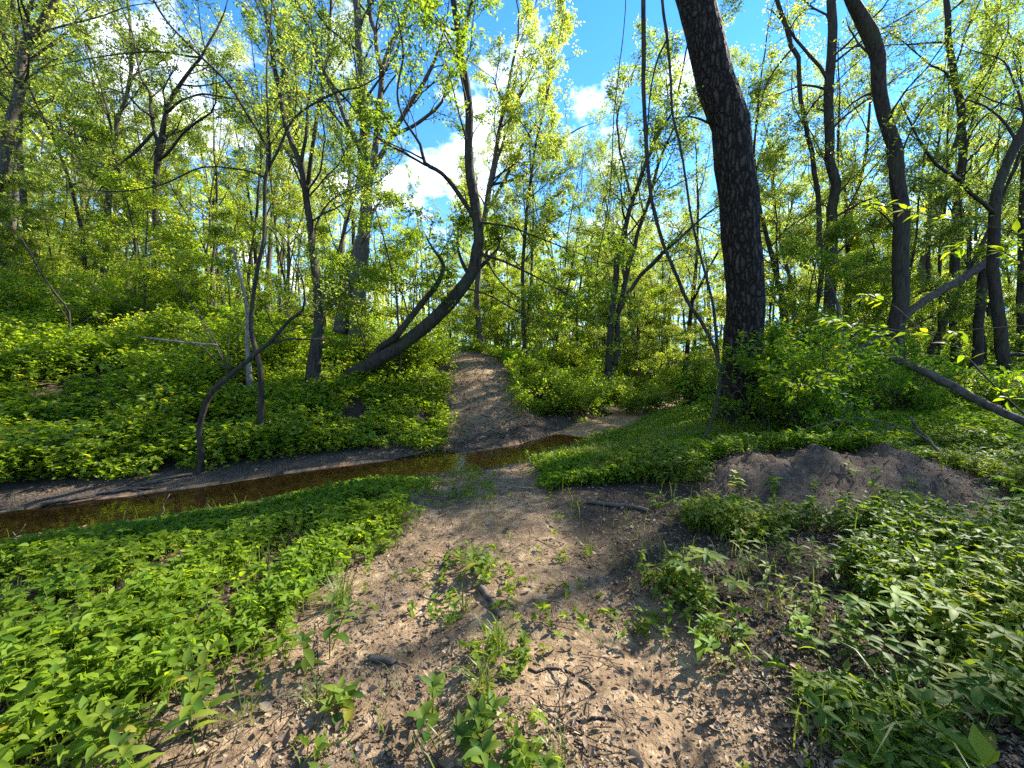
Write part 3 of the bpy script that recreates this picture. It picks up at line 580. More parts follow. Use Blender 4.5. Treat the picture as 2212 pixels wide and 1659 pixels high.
tree('edge_tree', 'dark trunk at the right-hand edge of the wood', 'tree', [14, 14, 14],
     [(2204, 760, 24), (2203, 729, 20), (2205, 605, 18), (2210, 450, 17), (2220, 250, 15), (2225, 100, 12)], [], seed=83, grow=2.5, nsub=10, t0=.35, lmax=2.4, leafL=.075, keep=.5)
tree('young_tree', 'young tree tilting left between the oak and the tall straight tree', 'tree', [15, 15, 15],
     [(1707, 785, 18), (1704, 766, 17), (1690, 654, 14), (1672, 570, 12), (1658, 521, 10), (1640, 440, 8), (1630, 330, 6), (1640, 200, 4)], [], seed=89, grow=3, nsub=16, t0=.35, lmax=2.2, leafL=.085, keep=.8)
tree('forked_young_tree', 'forked young tree with a low crossing stem behind the bowed tree', 'tree', [17, 17, 17],
     [(1838, 780, 12), (1835, 620, 11), (1833, 500, 10), (1850, 417, 9), (1871, 333, 8), (1875, 292, 7), (1880, 200, 5)], [([(1836, 470, 8), (1850, 500, 8), (1879, 596, 8), (1890, 680, 8), (1895, 770, 8)], .3)], seed=97, grow=3, nsub=14, t0=.35, lmax=2.2, leafL=.09, keep=.8, limb_grow=0)
tree('dead_sapling', 'slender dead sapling in front of the tall straight tree, base in undergrowth', 'dead tree', [8.5, 8.5, 8.6],
     [(1841, 880, 11), (1839, 864, 10), (1828, 774, 11), (1817, 699, 11), (1808, 650, 6)], [], seed=101, grow=.6, nsub=4, lev=1, lmax=.4, keep=0, bark=M_LOG)

# ------------------------------------------------------------------ hanging vines
def vine(label, d, tr, seed, more=()):
    p, r = trace(tr, d); p, r = resample(p, r, .12); rng = np.random.default_rng(seed)
    base = p[-1].copy(); root = empty('hanging_vine', base, label, 'vine')
    p = p + np.cumsum(rng.normal(0, .004, p.shape), 0) * np.linspace(0, 1, len(p))[:, None] * np.linspace(1, 0, len(p))[:, None] * 2
    g = Geo(); tube(g, p, r, 8, .05, rng); g.obj('stem', M_BARK, root, base, True)
    for trr, dd in more:
        p2, r2 = trace(trr, dd); p2, r2 = resample(p2, r2, .12); g = Geo(); tube(g, p2, r2, 7, .05, rng); g.obj('side_stem', M_BARK, root, base, True)
    tw = Geo(); lp = []; sprout(rng, tw, lp, p, r, 1, 1, 6, .2, .05, lmax=.45, trop=-.02); pieces(tw, 'twig', M_TWIG, root, base)
    lg = Geo(); leaves_at(rng, lg, lp, 3, .05, .04, keep=.6); lg.obj('leaves', M_SAP, root, base)
vine('thick dark vine hanging beside the oak and looping down to the ground by the stream', [7.9, 7.7, 7.4, 7.2, 6.6, 5.0],
     [(1393, -160, 9), (1390, 0, 10), (1391, 125, 10), (1390, 188, 9), (1394, 271, 9), (1400, 375, 8.5), (1413, 458, 8.5), (1434, 529, 8.5), (1458, 583, 8.5), (1484, 646, 9), (1513, 691, 9), (1540, 744, 9), (1551, 785, 8), (1553, 830, 6.5), (1543, 879, 6), (1525, 935, 6), (1498, 980, 6), (1474, 1030, 5.5)], 1,
     [([(1551, 785, 9), (1563, 805, 9), (1572, 840, 10), (1578, 880, 11), (1582, 915, 12)], [6.9, 7.3])])
vine('thinner straight vine hanging between the thick vine and the oak', [7.7, 7.5, 7.3, 7.1],
     [(1428, -140, 5), (1431, 0, 6), (1442, 83, 6), (1450, 167, 5.5), (1456, 250, 5), (1471, 313, 5), (1484, 396, 5), (1496, 479, 5), (1517, 563, 5.5), (1538, 646, 6), (1545, 699, 7), (1549, 750, 8), (1551, 790, 8)], 2,
     [([(1442, 83, 4), (1420, 130, 4), (1405, 200, 3), (1398, 300, 3)], [7.6, 7.5])])
vine('thread-thin vine dangling in front of the blue gap in the sky', [9.0, 9.0, 9.0],
     [(1352, -120, 2), (1350, 33, 2), (1336, 167, 2.2), (1327, 250, 2), (1321, 375, 2.2), (1308, 479, 2), (1292, 560, 2), (1284, 650, 1.6)], 3)

# ------------------------------------------------------------------ fallen wood
def log(name, label, cat, d, tr, mat, seed, subs=0, sublen=.5, branches=(), sides=12):
    p, r = trace(tr, d); p, r = resample(p, r, .12); rng = np.random.default_rng(seed); base = p[0].copy()
    p = p + rng.normal(0, .006, p.shape)
    o = empty(name, base, label, cat); g = Geo(); tube(g, p, r, sides, .05, rng); g.obj('stem', mat, o, base, True)
    for b, dd in branches:
        p2, r2 = trace(b, dd); p2, r2 = resample(p2, r2, .1); g = Geo(); tube(g, p2, r2, 6, .04, rng); g.obj('branch', mat, o, base, True)
    if subs:
        tw = Geo(); sprout(rng, tw, [], p, r, 1, 2, subs, .1, sublen); tw.obj('twigs', M_TWIG, o, base)
log('leaning_log', 'long dead log propped from the undergrowth up to the broken trunk', 'log', [11.2, 11.3, 11.4],
    [(1725, 825, 12), (1832, 766, 16), (1907, 721, 19), (2001, 646, 23), (2072, 605, 25), (2146, 556, 25)], M_LOG, 1, 0, branches=[([(1832, 764, 9), (1850, 720, 8), (1862, 690, 6)], 11.2)])
log('broken_log', 'weathered broken log jutting in from the right edge above the undergrowth', 'log', [6.6, 5.8, 4.6],
    [(1926, 778, 17), (1945, 781, 23), (1982, 796, 25), (2057, 834, 26), (2132, 875, 27), (2212, 912, 29), (2300, 960, 30)], M_LOG, 2, 0)
log('dead_branch', 'forked pale dead branch lying behind the earth mound', 'branch', [4.8, 4.5, 4.2],
    [(1962, 900, 6), (2001, 946, 8), (2027, 973, 9), (2060, 998, 10), (2105, 1030, 10)], M_LOG, 3, 0,
    branches=[([(2010, 955, 6), (1980, 935, 5), (1937, 918, 4), (1851, 903, 3), (1780, 915, 2), (1700, 940, 2)], [4.6, 5.0]), ([(1937, 918, 4), (1900, 935, 4), (1860, 950, 3), (1836, 968, 2)], [4.8, 4.9]),
              ([(1900, 914, 3), (1880, 940, 3), (1890, 965, 2)], [4.9, 4.9]), ([(1920, 917, 3), (1905, 960, 2.5), (1912, 978, 2)], [4.9, 4.8])])
log('mound_root', 'crooked root lying down the face of the earth mound', 'root', [4.75, 4.35, 4.2],
    [(1688, 950, 6), (1712, 980, 8), (1742, 1008, 10), (1795, 1033, 8), (1830, 1047, 6), (1866, 1063, 4)], M_LOG, 4, 0)
log('broken_pole', 'pale broken pole caught level in the twigs of the bent sapling', 'branch', [5.8, 5.8, 5.8],
    [(308, 729, 6), (360, 735, 6.5), (412, 740, 6), (470, 745, 5)], M_PALE, 5, 0)
def ground_stick(label, X0, Y0, X1, Y1, w, seed, name='stick', bend=.05, mat=None, forks=0):
    a, b = G(X0, Y0), G(X1, Y1); rng = np.random.default_rng(seed); n = 9; t = np.linspace(0, 1, n)[:, None]
    p = a + (b - a) * t; s = np.array([-(b - a)[1], (b - a)[0], 0]); p = p + s * (bend * np.sin(t * 3.1) + rng.normal(0, .02, (n, 1)))
    p[:, 2] = terrain(p[:, 0], p[:, 1]) + w * .45
    o = empty(name, p[0], label, 'stick'); g = Geo(); tube(g, p, np.linspace(w / 2, w / 3, n), 8, .07, rng); g.obj('stem', mat or M_LOG, o, p[0], True)
    for k in range(forks):
        i = 2 + 2 * k; d = nrm(p[i + 1] - p[i] + rng.normal(0, .5, 3) * np.linalg.norm(p[1] - p[0])); q = wander(rng, p[i], d, np.linalg.norm(b - a) * .4, 4, .15, 0)
        q[:, 2] = terrain(q[:, 0], q[:, 1]) + w * .3; g = Geo(); tube(g, q, np.linspace(w / 4, w / 8, 5), 5); g.obj('side_twig', mat or M_LOG, o, p[0])
ground_stick('thick bent stick beside the middle grass tuft on the path', 1035, 1278, 1078, 1340, .045, 1)
ground_stick('short broken stick lying alone on bare sand', 797, 1434, 850, 1445, .035, 2, mat=M_LOG)
ground_stick('thin dark forked twig on the sand right of the grass tufts', 1140, 1455, 1290, 1498, .012, 3, 'twig', .2, M_TWIG, 2)
ground_stick('dark curved twig near the bottom of the sandy path', 1205, 1578, 1330, 1560, .014, 4, 'twig', .12, M_TWIG, 1)
ground_stick('knobbly stick stub pressed into the sand below the small leafy sprig', 1485, 1365, 1540, 1392, .03, 5, mat=M_TWIG)
ground_stick('short upright-lying stick on leaf litter right of the sand', 1655, 1680 - 10, 1650, 1735 - 100, .02, 6)
ground_stick('long pale twig on the leaf litter near the lower right plants', 1800, 1800 - 20, 1960, 1838 - 20, .014, 7, 'twig', .1, M_PALE, 2)
ground_stick('grey stick half buried under the right edge of the ground cover', 1270, 1085, 1400, 1110, .05, 8, bend=.08)
ground_stick('long dead branch lying along the foot of the dark bank', 90, 1092, 330, 1058, .05, 9, 'dead_branch', .06, M_LOG, 3)
ground_stick('short weathered log lying on the sunlit hillside below the wavy tree', 195, 722, 290, 712, .22, 11, 'fallen_log', .03, M_LOG)
ground_stick('dead branch lying in the bushes right of the path crest', 1215, 800, 1300, 812, .09, 12, 'dead_branch', .1, M_LOG, 2)
ground_stick('thin dead branch lying on the lower left bank', 60, 960, 235, 925, .07, 13, 'dead_branch', .1, M_LOG, 2)
ground_stick('dark branch stranded on the gravel by the bent sapling', 310, 1050, 415, 1030, .06, 10, 'dead_branch', .05, M_LOG, 2)

for k, (X, Y, X1, Y1, lb) in enumerate([(345, 1120, 365, 1068, 'pale dead stalk standing at the water edge of the left plants'), (582, 1290, 580, 1185, 'thin dark dead stalk standing in the left plants'), (42, 1185, 30, 1150, 'short dry stalk at the left edge of the stream')]):
    q = G(X, Y); e = P(X1, Y1, q[1]); rg = np.random.default_rng(k); o = empty('dead_stalk', q, lb, 'stalk'); g = Geo(); pp = q + (e - q) * np.linspace(0, 1, 7)[:, None] + rg.normal(0, .008, (7, 3)); tube(g, pp, np.linspace(.006, .003, 7), 5); g.obj('stem', M_PALE if k != 1 else M_TWIG, o, q)
    g = Geo(); tube(g, wander(rg, pp[4], (rg.normal(), 0, .6), .14, 4, .2, 0), np.linspace(.003, .0015, 5), 4); g.obj('side_stem', M_PALE if k != 1 else M_TWIG, o, q)
# ------------------------------------------------------------------ prototypes: forest trees, saplings, shrubs (real copies share their meshes)
def proto_tree(name, seed, H, r0, lean, leafL, keep, bark, leaf, nsub=13, t0=.35, lmax=3.6, lev=3, per=3, fork=False, spread=.075, leafy=False):
    rng = np.random.default_rng(seed)
    p = wander(rng, (0, 0, -.4), (lean, rng.normal(0, .05), 1), H, 14, .055, .03); r = np.linspace(r0, .015, 15) * np.concatenate([[1.35, 1.08], np.ones(13)])
    root = empty(name, (0, 0, 0), '', 'tree'); g = Geo(); tube(g, p, r, 9, .04, rng)
    tw = Geo(); lp = []
    if fork:
        q = wander(rng, p[5], nrm(np.array([rng.choice([-.5, .5]), .1, 1.0])), H * .6, 9, .06, .05); qr = np.linspace(r[5] * .75, .012, 10); tube(g, q, qr, 8, .04, rng)
        sprout(rng, tw, lp, q, qr, 1, lev, nsub, .2, .36, lmax=lmax)
    g.obj('trunk', bark, root, None, True)
    sprout(rng, tw, lp, p, r, 1, lev, nsub, t0, .30, lmax=lmax, **(dict(ang=(.85, 1.45), flat=.5, trop=.0) if leafy else {}))
    tw.obj('twigs', M_TWIG, root); lg = Geo(); leaves_at(rng, lg, lp, per, leafL, spread, keep=keep); lg.obj('crown', leaf, root)
    return root
def proto_shrub(name, seed, H, rad, nstem, leafL, leaf, per=3, lev=2, nsub=7, lmax=.6, keep=1.0, spread=.05):
    rng = np.random.default_rng(seed); root = empty(name, (0, 0, 0), '', 'shrub'); g = Geo(); lp = []
    for k in range(nstem):
        a = rng.uniform(0, 6.283); d = np.array([math.cos(a) * rad / H, math.sin(a) * rad / H, 1.0]) * np.array([rng.uniform(.1, 1.2)] * 2 + [1])
        p = wander(rng, (math.cos(a) * rad * .2, math.sin(a) * rad * .2, -.08), d, H * rng.uniform(.6, 1.15), 6, .14, -.03); r = np.linspace(.012, .004, 7)
        tube(g, p, r, 4, cap=False); sprout(rng, g, lp, p, r, 1, lev, nsub, .12, .45, lmax=lmax, minr=.0018, sides=3)
    g.obj('stems', M_TWIG, root); lg = Geo(); leaves_at(rng, lg, lp, per, leafL, spread, keep=keep, wr=.55); lg.obj('foliage', leaf, root); return root
TREES = [proto_tree('forest_tree', 201, 17, .17, .06, .095, .9, M_BARKG, M_CROWN), proto_tree('forest_tree', 202, 19, .20, -.08, .095, .9, M_BARK, M_CROWN, fork=True),
         proto_tree('forest_tree', 203, 15, .12, .1, .095, 1.0, M_BARKG, M_SAP), proto_tree('forest_tree', 204, 18, .15, -.03, .095, .8, M_BARK, M_CROWN, t0=.45),
         proto_tree('forest_tree', 205, 14, .10, .12, .095, 1.0, M_BARK, M_SAP, fork=True), proto_tree('forest_tree', 206, 20, .22, .0, .095, .85, M_BARKG, M_CROWN, t0=.4, fork=True)]
LEAFY = [proto_tree('leafy_tree', 211, 11, .075, .05, .10, .6, M_BARK, M_SAP, 18, .12, 2.6, spread=.075, leafy=True), proto_tree('leafy_tree', 212, 13, .09, -.06, .10, .6, M_BARKG, M_SAP, 18, .15, 2.9, spread=.075, leafy=True), proto_tree('leafy_tree', 213, 9, .06, .1, .10, .6, M_BARK, M_CROWN, 18, .1, 2.4, spread=.075, leafy=True)]
SAPS = [proto_tree('young_sapling', 301, 5.0, .030, .12, .085, .65, M_TWIG, M_SAP, 14, .15, 1.5, spread=.075, leafy=True), proto_tree('young_sapling', 302, 6.5, .036, -.12, .085, .65, M_TWIG, M_SAP, 14, .2, 1.7, spread=.075, leafy=True),
        proto_tree('young_sapling', 303, 3.6, .022, .2, .08, .7, M_TWIG, M_SAP, 13, .1, 1.3, spread=.075, leafy=True), proto_tree('young_sapling', 304, 8.0, .05, .05, .09, .8, M_BARK, M_CROWN, 15, .2, 1.9, spread=.075, leafy=True)]
SHRUBS = [proto_shrub('shrub', 401, 1.3, .8, 13, .08, M_SHRUB), proto_shrub('shrub', 402, 1.0, .9, 13, .075, M_SHRUB), proto_shrub('shrub', 403, 1.6, .9, 14, .075, M_COVER, keep=.9), proto_shrub('shrub', 404, .8, .7, 12, .075, M_COVER)]
POLES = [proto_tree('slim_bare_tree', 221, 13, .075, .10, .085, .5, M_BARK, M_CROWN, 13, .35, 2.6), proto_tree('slim_bare_tree', 222, 12, .06, -.14, .085, .5, M_BARK, M_CROWN, 13, .4, 2.4, fork=True), proto_tree('slim_bare_tree', 223, 14, .09, .02, .085, .45, M_BARK, M_CROWN, 13, .4, 2.8)]
USED = set()
def place(protos, k, x, y, rz, sc, label, group, tilt=(0, 0)):
    pr = protos[k % len(protos)]; loc = (x, y, gz(x, y))
    if pr.name not in USED:
        USED.add(pr.name); pr.location = loc; pr.rotation_euler = (tilt[0], tilt[1], rz); pr.scale = (sc, sc, sc); pr['label'] = label; pr['group'] = group; return pr
    return copy_tree(pr, loc, rz, sc, label, group, tilt)
rng = np.random.default_rng(77)
taken = []
def scatter(n, px0, px1, d0, d1, gap, fn, avoid_path=1.8, tries=4000, sunclear=0.0, power=1.0, smax=22):
    c = 0
    for _ in range(tries):
        if c >= n: break
        X = rng.uniform(px0, px1); y = d0 + (d1 - d0) * rng.random() ** power; x = (X - 512) / F * y
        xa, ya = np.array([x]), np.array([y])
        if polydist(xa, ya, PATH)[0][0] < avoid_path: continue
        sd, sg, cxx = polydist(xa, ya, STREAM)
        if sd[0] < 1.3: continue
        if any((x - a) ** 2 + (y - b) ** 2 < gap ** 2 for a, b in taken): continue
        if sunclear:
            s_ = (x - .5) * math.sin(SUN_AZ) + (y - 3) * math.cos(SUN_AZ); c_ = abs((x - .5) * math.cos(SUN_AZ) - (y - 3) * math.sin(SUN_AZ))
            if 0 < s_ < smax and c_ < sunclear: continue
        taken.append((x, y)); fn(c, x, y); c += 1
    return c
def U(a, b): return rng.uniform(a, b)
scatter(30, -70, 420, 17, 46, 1.8, lambda k, x, y: place(TREES, k, x, y, U(0, 6.3), U(.75, 1.1), 'slim grey tree with thin spring leaves standing on the wooded hillside', 'trees on the wooded hillside', (U(-.05, .05), U(-.08, .08))))
scatter(30, 420, 740, 21, 50, 1.6, lambda k, x, y: place(TREES, k + 1, x, y, U(0, 6.3), U(.55, .85), 'slim tree with pale green crown in the wood beyond the path', 'trees beyond the path', (U(-.05, .05), U(-.06, .06))))
scatter(28, 740, 1100, 17, 46, 1.8, lambda k, x, y: place(TREES, k + 2, x, y, U(0, 6.3), U(.7, 1.05), 'dark slim tree in the flat wood behind the oak', 'trees in the flat wood behind the oak', (U(-.05, .05), U(-.08, .08))), sunclear=2.6, smax=23)
scatter(24, 400, 745, 22, 42, 1.8, lambda k, x, y: place(LEAFY, k, x, y, U(0, 6.3), U(.7, 1.05), 'leafy young tree, foliage down to the undergrowth, in the thicket beyond the path', 'leafy trees beyond the path', (U(-.06, .06), U(-.06, .06))))
scatter(10, -60, 400, 18, 36, 1.8, lambda k, x, y: place(LEAFY, k + 1, x, y, U(0, 6.3), U(.7, 1.1), 'leafy young tree, foliage low to the slope, on the wooded hillside', 'leafy trees on the hillside', (U(-.06, .06), U(-.06, .06))))
scatter(17, 745, 1090, 17, 36, 1.6, lambda k, x, y: place(LEAFY, k + 2, x, y, U(0, 6.3), U(.7, 1.1), 'leafy young tree filling the gaps between trunks right of the oak', 'leafy trees right of the oak', (U(-.06, .06), U(-.06, .06))), sunclear=2.5, smax=17)
scatter(16, -40, 330, 13.5, 24, 1.3, lambda k, x, y: place(POLES, k, x, y, U(0, 6.3), U(.8, 1.1), 'slim dark nearly bare tree on the left slope', 'slim bare trees on the left slope', (U(-.07, .07), U(-.1, .1))))
scatter(10, 520, 720, 17, 27, 1.3, lambda k, x, y: place(POLES, k + 1, x, y, U(0, 6.3), U(.7, 1.0), 'slim dark nearly bare tree between the path and the oak', 'slim bare trees between path and oak', (U(-.07, .07), U(-.1, .1))))
scatter(14, 760, 1060, 13, 26, 1.3, lambda k, x, y: place(POLES, k + 2, x, y, U(0, 6.3), U(.8, 1.1), 'slim dark nearly bare tree among the thick right-hand trunks', 'slim bare trees among the right-hand trunks', (U(-.07, .07), U(-.1, .1))), sunclear=1.0, smax=20)
taken2 = list(taken); taken.clear()
scatter(34, -70, 430, 10, 30, 1.0, lambda k, x, y: place(SAPS, k, x, y, U(0, 6.3), U(.6, 1.05), 'thin sapling with bright yellow-green leaves in the hillside undergrowth', 'saplings on the hillside', (U(-.1, .1), U(-.15, .15))))
scatter(44, 440, 740, 15.5, 34, .8, lambda k, x, y: place(SAPS, k + 1, x, y, U(0, 6.3), U(.6, 1.0), 'leafy yellow-green sapling in the thicket beyond the path crest', 'saplings beyond the path', (U(-.1, .1), U(-.12, .12))), avoid_path=1.3)
scatter(36, 745, 1100, 11, 32, 1.0, lambda k, x, y: place(SAPS, k + 2, x, y, U(0, 6.3), U(.6, 1.05), 'leafy sapling with bright leaves among the trunks right of the oak', 'saplings right of the oak', (U(-.1, .1), U(-.12, .12))), sunclear=1.5, smax=11)
taken.clear()
scatter(22, -60, 300, 9.5, 15, .8, lambda k, x, y: place(SHRUBS, k, x, y, U(0, 6.3), U(.7, 1.1), 'low green shrub in the dense undergrowth on the left bank', 'shrubs on the left bank'), power=1.2)
scatter(6, 330, 440, 11.6, 14, .6, lambda k, x, y: place(SHRUBS, k + 1, x, y, U(0, 6.3), U(.55, .85), 'bright rounded shrub between the leaning tree and the path', 'shrubs left of the path'), avoid_path=1.6)
scatter(14, 520, 720, 12.3, 16.5, .7, lambda k, x, y: place(SHRUBS, k + 2, x, y, U(0, 6.3), U(.8, 1.15), 'dense green shrub in the row right of the path', 'shrubs right of the path'), avoid_path=1.7)
scatter(18, 760, 1090, 8.0, 15, .9, lambda k, x, y: place(SHRUBS, k, x, y, U(0, 6.3), U(.6, 1.0), 'straggly shrub in the undergrowth among the right-hand trunks', 'shrubs among the trunks on the right'))
for k, (X, Y, d, sc, lb) in enumerate([(1245, 850, 11.6, 1.05, 'dark glossy shrub at the right-hand foot of the dirt slope'), (1380, 850, 12.6, 1.0, 'rounded dense shrub below the three-stemmed clump'),
      (1478, 842, 13.4, 1.1, 'shrub at the far end of the row, left of the oak'), (1180, 800, 13.0, .8, 'shrub overhanging the cut edge of the path'),
      (1690, 930, 6.6, 1.15, 'pale green shrub crowding the right foot of the oak'), (1775, 930, 6.9, 1.2, 'shrub with small grey-green leaves behind the earth mound')]):
    q = P(X, Y, d); place(SHRUBS, [0, 1, 2, 3, 2, 2, 0][k], q[0], q[1], k * 1.3, sc, lb, 'named shrubs')

# overhanging hickory-like branch reaching in from a stem at the right
def overhang():
    rng = np.random.default_rng(9); base = np.array([4.6, 2.75, gz(4.6, 2.75)])
    o = empty('overhanging_sapling', base, 'sapling at the right edge whose thin branches with big pale leaves reach over the mound', 'tree')
    p = wander(rng, base - np.array([0, 0, .2]), (.02, .0, 1), 4.2, 10, .05, .02); r = np.linspace(.035, .01, 11); g = Geo(); tube(g, p, r, 8, .03, rng); g.obj('trunk', M_BARK, o, base, True)
    lg = Geo()
    for tr, d in (([(2290, 935, 7), (2212, 893, 6), (2130, 815, 5), (2060, 745, 4.5), (1990, 712, 4), (1930, 660, 3), (1880, 640, 2)], [2.9, 3.0, 3.3]),
                  ([(2300, 700, 5), (2212, 704, 4), (2100, 712, 3.5), (2000, 720, 3), (1900, 708, 2.5), (1790, 690, 2)], [2.9, 3.1, 3.4]),
                  ([(2300, 560, 4), (2180, 500, 3.5), (2080, 480, 3), (1960, 455, 2.5), (1880, 440, 2)], [2.9, 3.2, 3.5]),
                  ([(2300, 620, 4), (2210, 570, 3.5), (2120, 520, 3), (2060, 540, 2)], [2.8, 3.0, 3.2])):
        q, rr = trace(tr, d); q, rr = resample(q, rr, .06)
        d0 = p[np.argmin(np.abs(p[:, 2] - q[0, 2]))]; q = np.vstack([d0, q]); rr = np.concatenate([[.009], rr])
        g = Geo(); tube(g, q, rr, 6, .04, rng); g.obj('branch', M_TWIG, o, base, True)
        m = len(q)
        for i in range(int(m * .28), m):
            if rng.random() < .36 or i > m - 4:
                k = rng.integers(2, 6) if i < m - 3 else 6
                ax = nrm(nrm(q[i] - q[i - 1])[None] * .6 + rng.normal(0, .6, (k, 3)) * np.array([1, 1, .5]) + np.array([0, 0, -.1]))
                leaf8(rng, lg, np.repeat(q[i][None], k, 0) + ax * .02, ax, nrm(np.array([0, 0, 1.]) + rng.normal(0, .3, (k, 3))), rng.uniform(.05, .105, k), .40, .3, .12)
    lg.obj('crown', M_COVER, o, base)
overhang()

# ------------------------------------------------------------------ uncountable cover (stuff)
def cover_points(n, px0, px1, d0, d1, power=2.0):
    X = rng.uniform(px0, px1, n); y = d0 + (d1 - d0) * rng.random(n) ** power; return (X - 512) / F * y, y
def herb_field(geo, x, y, H, leafL, nl, fine, wr=.5, tall=None):
    """leafy stems: leaves whorled up a short stem, one call for many plants"""
    z = terrain(x, y); n = len(x); H = H * rng.uniform(.45, 1.2, n) * (tall if tall is not None else 1); pr = np.clip(.45 * rng.random(n) + 1.1 * (vnoise(x * 1.6, y * 1.6, 88) - .5) + .3, 0, 1)
    um = rng.random(n) < .4; I = np.repeat(np.arange(n), nl); m = len(I); t = np.where(um[I], rng.uniform(.88, 1.0, m), rng.uniform(.25, 1.0, m)); az = rng.uniform(0, 6.283, m)
    lean = np.stack([rng.normal(0, .18, n), rng.normal(0, .18, n)], -1)
    b = np.stack([x[I] + lean[I, 0] * H[I] * t, y[I] + lean[I, 1] * H[I] * t, z[I] + H[I] * t], -1)
    ax = nrm(np.stack([np.cos(az), np.sin(az), rng.normal(.12, .42, m)], -1)); up = nrm(np.array([0, 0, 1.]) + rng.normal(0, .42, (m, 3)))
    L = leafL * rng.uniform(.5, 1.3, m) * (1.15 - .3 * t) * np.where(um[I], 1.3, 1.0); rr = np.clip(.65 * pr[I] + .35 * rng.random(m), 0, 1)
    if fine: leaf8(rng, geo, b, ax, up, L, wr, .28, .15, rr)
    else: rhomb(rng, geo, b, ax, up, L, wr)
    return z, H, lean
def stems(geo, x, y, z, H, lean, w=.003):
    n = len(x); b = np.stack([x, y, z - .01], -1); t = b + np.stack([lean[:, 0] * H, lean[:, 1] * H, H], -1); s = np.array([w, 0, 0]); f = np.array([0, w, 0])
    v = np.stack([b - s, b + s, t + s * .4, t - s * .4, b - f, b + f, t + f * .4, t - f * .4], 1).reshape(-1, 3); i = np.arange(n)[:, None] * 8
    geo.add(v, np.concatenate([i + np.array([0, 1, 2, 3]), i + np.array([4, 5, 6, 7])], 1).reshape(-1, 4), None, .3)
def sel(x, y, prob): k = rng.random(len(x)) < prob; return x[k], y[k]
def masks(x, y):
    m, g, mo = dirtmask(x, y); d, s, cx = polydist(x, y, STREAM); return m, g, mo, d * s, cx
# left patch between the stream and the path
g = Geo(); gs = Geo()
x, y = cover_points(40000, -90, 470, 1.2, 7.0, 1.25); m, gr, mo, sd, cx = masks(x, y)
pr = np.where((sd < -.62) & (x < .2), (1 - m) ** 1.2, 0) * sst(-.8, -1.2, sd) * (.12 + .88 * sst(.3, .55, vnoise(x * 2.9, y * 2.9, 57))) * np.interp(y, [1, 2.2, 3.5, 5], [.3, .5, .9, 1])
xa, ya = sel(x, y, pr); z, H, ln = herb_field(g, xa, ya, .19, .046, 7, True, .5, (.45 + 1.1 * vnoise(xa * 1.1, ya * 1.1, 7)) * np.clip((-masks(xa, ya)[3] - .6) * .55, .25, 1)); stems(gs, xa, ya, z, H, ln)
tag(g.obj('ground_cover', M_COVER), 'bright green leafy ground cover on the near left bank of the stream', 'ground cover', kind='stuff')
# right front patch, broad darker herbs
g2 = Geo()
x, y = cover_points(26000, 590, 1110, 1.2, 5.5, 1.15); m, gr, mo, sd, cx = masks(x, y)
pr = np.where((x > .6) & (sd < -.8), (1 - m) ** 1.5 * (1 - mo * .97), 0) * sst(.36, .58, vnoise(x * 2.1, y * 2.1, 3) + (x - 1.6) * .10) * np.interp(y, [1, 2.2, 3.5, 5], [.5, .7, .9, 1]) * np.where((y > 3.2) & (x > 2.1) & (x < 4.9), .12, 1) * sst(.9, 1.5, x + .25 * fbm(x * 2, y * 2, 6) + .25 * (y - 2))
xa, ya = sel(x, y, pr); z, H, ln = herb_field(g2, xa, ya, .21, .054, 8, True, .36, .35 + 1.2 * vnoise(xa * 1.3, ya * 1.3, 9)); stems(gs, xa, ya, z, H, ln)
tag(g2.obj('herb_patch', M_DARK), 'dark green broad-leaved herbs filling the lower right ground', 'ground cover', kind='stuff')
# grassy strip and cover right of the stream, middle distance
g3 = Geo()
x, y = cover_points(38000, 530, 1110, 4.5, 15, 1.3); m, gr, mo, sd, cx = masks(x, y)
pr = np.where(((sd < -.75) | (sd > 1.7)) , (1 - m) * (1 - mo), 0) * (1 - .9 * gr) * sst(.28, .5, vnoise(x * 1.7, y * 1.7, 14) + .12 * (y - 4.5))
xa, ya = sel(x, y, pr); herb_field(g3, xa, ya, .17, .065, 7, False, .5, .5 + .9 * vnoise(xa * .6, ya * .6, 13))
tag(g3.obj('ground_cover', M_COVER), 'green ground cover on the flat ground around the oak and the mound', 'ground cover', kind='stuff')
# left bank undergrowth: thick, leafy, taller
g4 = Geo()
x, y = cover_points(54000, -120, 455, 5.0, 17, 1.25); m, gr, mo, sd, cx = masks(x, y)
pr = np.where(sd > 1.0, (1 - m), 0) * sst(.8, 1.5, sd) * sst(.31, .52, vnoise(x * 1.4, y * 1.4, 17) + .045 * (sd - 1) - .13 * sst(3.8, 1.4, sd) * sst(-3.2, -4.2, cx))
xa, ya = sel(x, y, pr); herb_field(g4, xa, ya, .72, .085, 8, False, .6, (.3 + 1.3 * vnoise(xa * .9, ya * .9, 19) ** 1.3) * np.where((xa > -6) & (xa < -1) & (ya < 12.5), .55, 1))
x, y = cover_points(9000, 60, 445, 5.0, 10.5, 1.0); m, gr, mo, sd, cx = masks(x, y)
xa, ya = sel(x, y, np.where((sd > .8) & (sd < 2.6), (1 - m) * .9, 0) * sst(.8, 1.15, sd) * sst(-6.5, -4, cx + .8 * fbm(x * 2, y * 2, 77)) * sst(.35, .55, vnoise(x * 2.2, y * 2.2, 78))); herb_field(g4, xa, ya, .2, .06, 7, False, .55)
tag(g4.obj('undergrowth', M_SHRUB), 'leafy undergrowth covering the left bank and lower hillside', 'undergrowth', kind='stuff')
